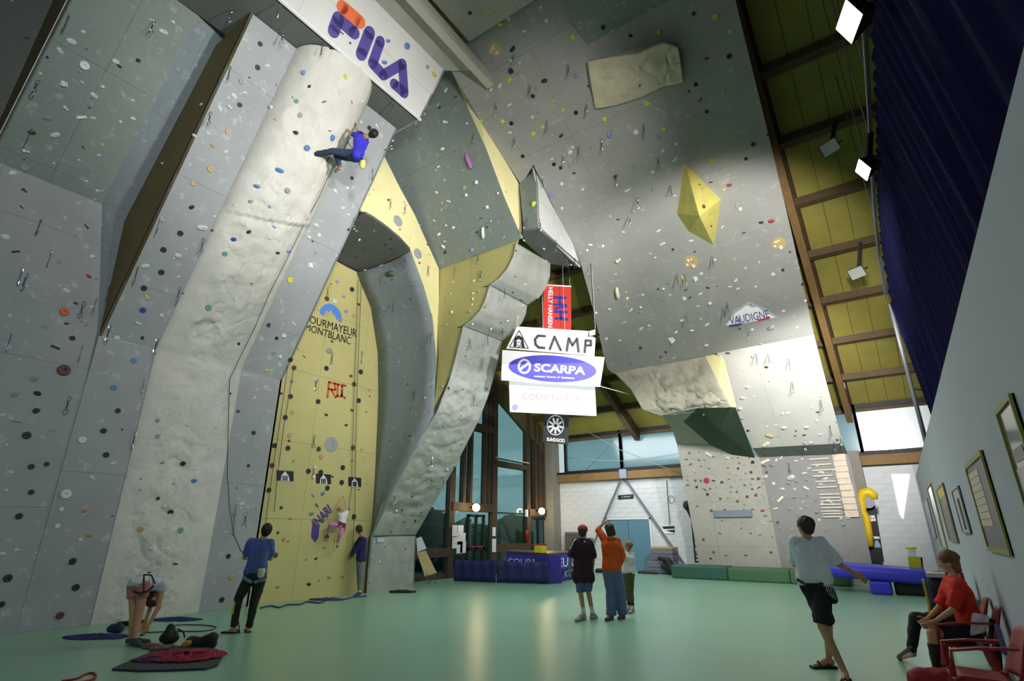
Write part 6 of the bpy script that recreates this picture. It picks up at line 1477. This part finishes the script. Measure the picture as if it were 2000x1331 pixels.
# facade furnishings
for i, (px, py) in enumerate(((930, 992), (1058, 999))):
    q = atX(px, py, LX+.45); r = thing('wall_lamp', ['glowing globe lamp above the left glass door', 'glowing globe lamp above the right glass door'][i], 'lamp', tuple(q))
    MB().ellipsoid(q, .15, .15, .15).build('globe', mat('globe', (255, 226, 150), .4, emit=9), r, True)
    MB().tube([q-Vector((.1, 0, 0)), Vector((LX+.12, q.y, q.z+.02))], .03, 8).build('bracket', BLACK, r)
    l = bpy.data.lights.new('globe_light', 'POINT'); l.energy = 25; l.color = (1, .8, .5); l.shadow_soft_size = .15
    lo = bpy.data.objects.new('globe_light', l); C.objects.link(lo); lo.location = q+Vector((.25, 0, 0))
PAP = mat('paper_sheet', (226, 230, 240), .7)
def paper(px, py, w_, h_, label, X=LX+.17):
    q = atX(px, py, X); tag(MB().box(q, .006, w_, h_).build('notice', PAP), label, 'notice')
paper(888, 1038, .28, .42, 'upper white notice on the brown post left of the doors'); paper(888, 1060, .28, .42, 'lower white notice on the brown post left of the doors')
for px, py, lb in ((899, 1038, 'topmost notice on the glass of the left door'), (894, 1053, 'left middle notice on the glass of the left door'), (903, 1053, 'right middle notice on the glass of the left door'), (897, 1070, 'lower left notice on the glass of the left door'), (904, 1069, 'lower right notice on the glass of the left door')):
    paper(px+.5, py, .34, .42, lb, LX+.07)
paper(965, 1039, .22, .34, 'upper notice on the brown post right of the left door'); paper(965, 1066, .26, .5, 'lower notice on the brown post right of the left door')
q = atX(1031, 1045, LX+.27); q = q-Vector((.05, 0, 0)); fe = thing('fire_extinguisher', 'red fire extinguisher on the brown post between the doors', 'fire extinguisher', tuple(q))
MB().tube([q-Vector((0, 0, .25)), q+Vector((0, 0, .15)), q+Vector((0, 0, .22))], [.09, .09, .04], 12).build('cylinder', mat('ext_red', (150, 26, 30), .35), fe, True)
MB().tube([q+Vector((0, 0, .22)), q+Vector((0, 0, .3))], .03, 8).build('valve', BLACK, fe); MB().tube([q+Vector((0, 0, .28)), q+Vector((.05, .12, .2)), q+Vector((.05, .12, -.1))], .014, 6).build('hose', BLACK, fe)
q = atX(1028, 1003, LX+.15); MBs = thing('emergency_light', 'small white emergency light on the post between the doors', 'lamp', tuple(q)); MB().box(q, .08, .14, .3).build('case', WHITE, MBs); MB().box(q+Vector((.045, 0, 0)), .01, .1, .2).build('lens', SIGNW, MBs)
# reception counter, banner and navy barrier
NV = mat('barrier_navy', (34, 38, 92), .7, var=.1, scale=3)
b0 = atZ(886, 1137, 0); b1 = atZ(968, 1140, 0); b2 = atZ(1072, 1142, 0); b3 = atZ(1118, 1133, 0); print('barrier', b0, b1, b2, b3)
def wallseg(name, label, a, b, z0, z1, m, cat, wav=.03):
    n = 24; vs = []; fs = []; d = (b-a); nn = d.cross(UP).normalized()
    for j in range(5):
        for i in range(n+1):
            p = a.lerp(b, i/n)+nn*wav*math.sin(i*1.1+j*.4)*(.3+j*.15); sag = -.05*math.sin(PI*i/n)*(j/4); vs.append((p.x, p.y, z0+(z1-z0)*j/4+sag))
    for j in range(4):
        for i in range(n): q = j*(n+1)+i; fs.append((q, q+1, q+n+2, q+n+1))
    o = MB().add(vs, fs).build(name, m, None, True); o.modifiers.new('s', 'SOLIDIFY').thickness = .03; return tag(o, label, cat)
hb = atD(886, 1096, -SY*b0.x+CY*b0.y).z; print('hb', hb)
wallseg('barrier', 'left navy fabric barrier panel in front of the glass doors', b0, b1, .02, .72, NV, 'barrier')
wallseg('barrier', 'right navy fabric barrier panel in front of the counter', b1+RIGHT*.03, b2, .02, .70, NV, 'barrier')
dk = thing('counter', 'reception counter with a blue front behind the navy barrier', 'counter', (b2.x, b2.y, 0))
off = VIEW*.35
cA, cB = atZ(990, 1130, 0)+off, b2+off*.3; cC = b3
def vbox(a, b, z0, z1, th, name, m, root): d = (b-a).normalized(); nn = d.cross(UP).normalized(); return MB().prism([(a.x, a.y, z0), (b.x, b.y, z0), (b.x, b.y, z1), (a.x, a.y, z1)], -nn*th if nn.dot(VIEW) < 0 else nn*th).build(name, m, root)
LBF = mat('counter_blue', (48, 44, 130), .5)
def up_(px, py, base): return atD(px, py, -SY*base.x+CY*base.y)
zt = up_(1050, 1085, cB).z; print('zt', zt)
vbox(Vector((cA.x, cA.y, 0)), Vector((cB.x, cB.y, 0)), .0, zt, .5, 'front', LBF, dk)
vbox(Vector((cB.x, cB.y, 0)), Vector((cC.x, cC.y, 0)), .0, zt, .5, 'side', LBF, dk)
MB().prism([(cA.x, cA.y, zt), (cB.x, cB.y, zt), (cC.x, cC.y, zt), (cC.x-.8, cC.y+.8, zt), (cA.x-.4, cA.y+.9, zt)], (0, 0, .05)).build('top', mat('counter_top', (92, 60, 50), .4), dk)
def face_pl(a, b):
    d = (b-a).normalized(); n = d.cross(UP).normalized()
    if n.dot(ORG-a) < 0: n = -n
    return (a.copy(), n)
fp = face_pl(Vector((cA.x, cA.y, 0)), Vector((cB.x, cB.y, 0))); fs_ = face_pl(Vector((cB.x, cB.y, 0)), Vector((cC.x, cC.y, 0)))
bnx = thing('banner', 'blue banner with white COURMAYEUR lettering draped on the counter', 'banner', (cB.x, cB.y, .8))
patch(fp, [(988, 1084), (1074, 1086), (1074, 1112), (988, 1108)], mat('banner_blue2', (66, 62, 186), .5), bnx, 'cloth', .03)
patch(fs_, [(1074, 1086), (1120, 1084), (1119, 1110), (1074, 1116)], mat('banner_blue2', (0, 0, 0)), bnx, 'cloth', .03)
textpx('COURMA', fp, [(994, 1091), (1069, 1093), (1069, 1107), (994, 1104)], SIGNW, bnx, lift=.04, bold=.0)
textpx('YEUR', fs_, [(1076, 1092), (1119, 1089), (1118, 1106), (1077, 1110)], SIGNW, bnx, lift=.04, bold=.01)
textpx('KO', fs_, [(1102, 1115), (1119, 1113), (1118, 1126), (1101, 1129)], mat('logo_cyan', (110, 160, 220), .5), dk, lift=.02, bold=.03)
ybx = up_(1042, 1072, b2); tag(MB().box((ybx.x-.2, ybx.y+.75, zt+.05+.115), .3, .3, .22).build('yellow_box', YS), 'bright yellow box standing on the counter', 'box')
# bin behind the counter
# leaning plywood board on an easel
q = atZ(843, 1142, 0); Dq = -SY*q.x+CY*q.y
es = thing('easel', 'small easel with a tilted plywood board by the stepped pillar', 'easel', (q.x, q.y, 0))
def eq(px, py, o=0): return atD(px, py, Dq+o)
MB().prism([eq(814, 1080, .25), eq(831, 1076, .25), eq(853, 1120, 0), eq(830, 1127, 0)], VIEW*.04).build('board', mat('easel_ply', (206, 188, 130), .6, var=.08, scale=5), es)
MB().prism([eq(813, 1052, .4), eq(823, 1049, .4), eq(833, 1072, .27), eq(815, 1079, .27)], VIEW*.01).build('sheet', PAP, es)
MB().beam(eq(834, 1122), eq(836, 1144), .03, .03).build('leg', STEEL, es); MB().beam(eq(847, 1120), eq(850, 1141), .03, .03).build('leg', STEEL, es)
MB().beam(eq(838, 1115, .1), eq(840, 1138, .5), .03, .03).build('leg', STEEL, es)

# ================================================================ things on the floor
def tangle(name, label, px, rx, n, r, m, cat='rope', z=.02, seed=1, turns=60, sq=.5, group=None):
    """a heap of rope: one long wandering line"""
    c = atZ(*px, 0); rr = random.Random(seed); pts = []
    for k in range(n):
        a = k*.55+rr.uniform(-.3, .3); q = rx*(rr.random()**.6); 
        p = c + RIGHT*q*math.cos(a) + VIEW*q*sq*math.sin(a); pts.append(Vector((p.x, p.y, z+.05*rr.random()*(1-q/rx)+r)))
    sm_ = []
    for a, b, c_, d in zip(pts, pts[1:], pts[2:], pts[3:]):
        for t in (0, .33, .66):
            t2, t3 = t*t, t*t*t; sm_.append(.5*((2*b)+(c_-a)*t+(2*a-5*b+4*c_-d)*t2+(3*b-a-3*c_+d)*t3))
    return tag(MB().tube(sm_, r, 5).build(name, m, None, True), label, cat, group)
GT = mat('tarp_grey', (52, 60, 64), .8); RR_ = mat('rope_red', (156, 34, 60), .8)
tp = [(218, 1310), (262, 1290), (300, 1275), (345, 1268), (395, 1266), (425, 1272), (433, 1288), (425, 1302), (403, 1309), (330, 1312), (270, 1313)]
tarp = MB().prism([atZ(*p, .004) for p in tp], (0, 0, .02)).build('rope_mat', GT); tag(tarp, 'dark grey rope mat spread on the floor under the red rope', 'mat')
tangle('red_rope', 'heap of red climbing rope on the dark grey mat', (362, 1288), .52, 190, .011, RR_, z=.03, seed=3, sq=.75)
tangle('violet_rope', 'violet end of rope at the left of the dark mat', (300, 1296), .28, 40, .010, mat('rope_violet', (96, 60, 104), .8), z=.03, seed=5, sq=.4)
q = atZ(328, 1258, 0); bb_ = blob('backpack', 'rounded black backpack on the floor left of the dark green bag', 'bag', [(q+UP*.08-RIGHT*.06, .08, q+UP*.08+RIGHT*.07, .08), (q+UP*.1, .11, q+UP*.22, .06)], BLACK, .02)
MB().tube([q+RIGHT*.1+UP*.2, q+RIGHT*.2+UP*.16, q+RIGHT*.24+UP*.08], .012, 5).build('strap', BLACK, bb_)
q = atZ(393, 1266, 0); blob('duffel_bag', 'dark green bag lying on top of the grey rope mat', 'bag', [(q+UP*.09-RIGHT*.17, .075, q+UP*.07, .07), (q+UP*.07, .07, q+UP*.13+RIGHT*.14, .085), (q+UP*.06+RIGHT*.06, .07, q+UP*.05+RIGHT*.17, .06)], mat('bag_green', (36, 42, 40), .8), .02)
q = atZ(358, 1268, 0); blob('yellow_pouch', 'small yellow pouch between the black backpack and the green bag', 'pouch', [(q+UP*.05, .045, q+UP*.07+RIGHT*.07, .04)], mat('pouch_yellow', (190, 150, 30), .7), .012)
for i, (px, py, a, lb) in enumerate(((297, 1262, .2, 'brown climbing shoe nearest the bending person'), (312, 1268, .4, 'tan climbing shoe in front of the black backpack'))):
    q = atZ(px, py, .04); d = RIGHT*math.cos(a)+VIEW*math.sin(a); blob('climbing_shoe', lb, 'shoe', [(q-d*.1, .035, q, .04), (q, .04, q+d*.1, .025)], mat('shoe_tan2', (120, 100, 72), .7), .012)
tangle('rope_bag_cloth', 'crumpled green cloth with clips in front of the black backpack', (330, 1268), .16, 30, .016, mat('cloth_green', (86, 110, 80), .8), 'cloth', z=0, seed=9)
tangle('blue_rope', 'loose heap of blue rope on the floor at far left', (190, 1246), .55, 110, .011, mat('rope_navy', (44, 56, 110), .8), z=0, seed=11, sq=.4)
tangle('blue_rope', 'loose heap of blue rope at the foot of the rock column', (345, 1212), .5, 100, .011, mat('rope_navy', (0, 0, 0)), z=0, seed=12, sq=.35)
q = atZ(218, 1228, .07); blob('blue_bundle', 'small dark blue bundle by the wall behind the blue rope heap', 'bundle', [(q, .07, q+RIGHT*.12, .08)], mat('bundle_blue', (44, 50, 80), .8), .015)
q = atZ(232, 1220, .05); tag(MB().beam(q, q+RIGHT*.42+UP*.03, .10, .08).build('holdall', mat('holdall', (38, 46, 44), .8)), 'dark green rolled holdall behind the bending person', 'bag')
def floorline(label, px, m, r=.009, name='floor_rope'):
    P = [atZ(*p, r) for p in px]; sm_ = []
    P = [P[0]]+P+[P[-1]]
    for a, b, c_, d in zip(P, P[1:], P[2:], P[3:]):
        for k in range(6):
            t = k/6; t2, t3 = t*t, t*t*t; sm_.append(.5*((2*b)+(c_-a)*t+(2*a-5*b+4*c_-d)*t2+(3*b-a-3*c_+d)*t3))
    sm_.append(P[-1]); tag(MB().tube(sm_, r, 5).build(name, m, None, True), label, 'rope')
floorline('dark rope looping from the blue heap towards the belayer', [(285, 1236), (340, 1234), (400, 1233), (422, 1226), (400, 1222), (360, 1221), (330, 1223)], RB)
floorline('long blue rope lying along the foot of the yellow wall', [(508, 1188), (530, 1184), (545, 1187), (560, 1182), (585, 1181), (600, 1176), (625, 1178), (640, 1172), (665, 1172), (690, 1167), (716, 1165)], mat('rope_navy', (0, 0, 0)), .016)
floorline('red rope curving in at the bottom left corner', [(120, 1331), (150, 1326), (165, 1318), (182, 1315), (187, 1324), (170, 1331), (140, 1335)], mat('rope_red2', (170, 30, 30), .7), .012)
tangle('purple_rope', 'purple rope heap at the foot of the yellow wall', (640, 1173), .5, 60, .016, mat('rope_purple', (74, 70, 104), .8), z=0, seed=21, sq=.25)
tangle('black_rope', 'small coil of black rope on the floor by the stepped pillar', (785, 1158), .38, 60, .022, mat('rope_black', (30, 36, 36), .8), z=0, seed=22, sq=.4)

# groups for the repeats
GRP = {'plastic_chair': 'red plastic chairs along the right wall', 'notice': 'white notices on the doors and brown posts', 'crash_mat': 'green crash mats below the training wall',
       'banner': 'hanging and draped banners', 'framed_picture': 'framed pictures on the right wall', 'wall_lamp': 'globe lamps above the glass doors', 'foam_block': 'foam blocks',
       'climbing_rope': 'climbing ropes on the walls', 'cable': 'guy cables', 'floodlight': 'floodlights', 'barrier': 'navy fabric barrier panels', 'chalk_bag': 'chalk bags',
       'duffel_bag': 'bags on the floor', 'climbing_shoe': 'climbing shoes on the floor', 'display_banner': 'black upright banners', 'blue_rope': 'blue rope heaps', 'climbing_wall': 'climbing wall faces', 'wall_section': 'projecting climbing wall sections', 'person': 'people in the climbing hall', 'floor_rope': 'single ropes on the floor'}
for o in C.objects:
    if o.parent is None:
        b_ = o.name.split('.')[0]
        if b_ in GRP and 'group' not in o: o['group'] = GRP[b_]
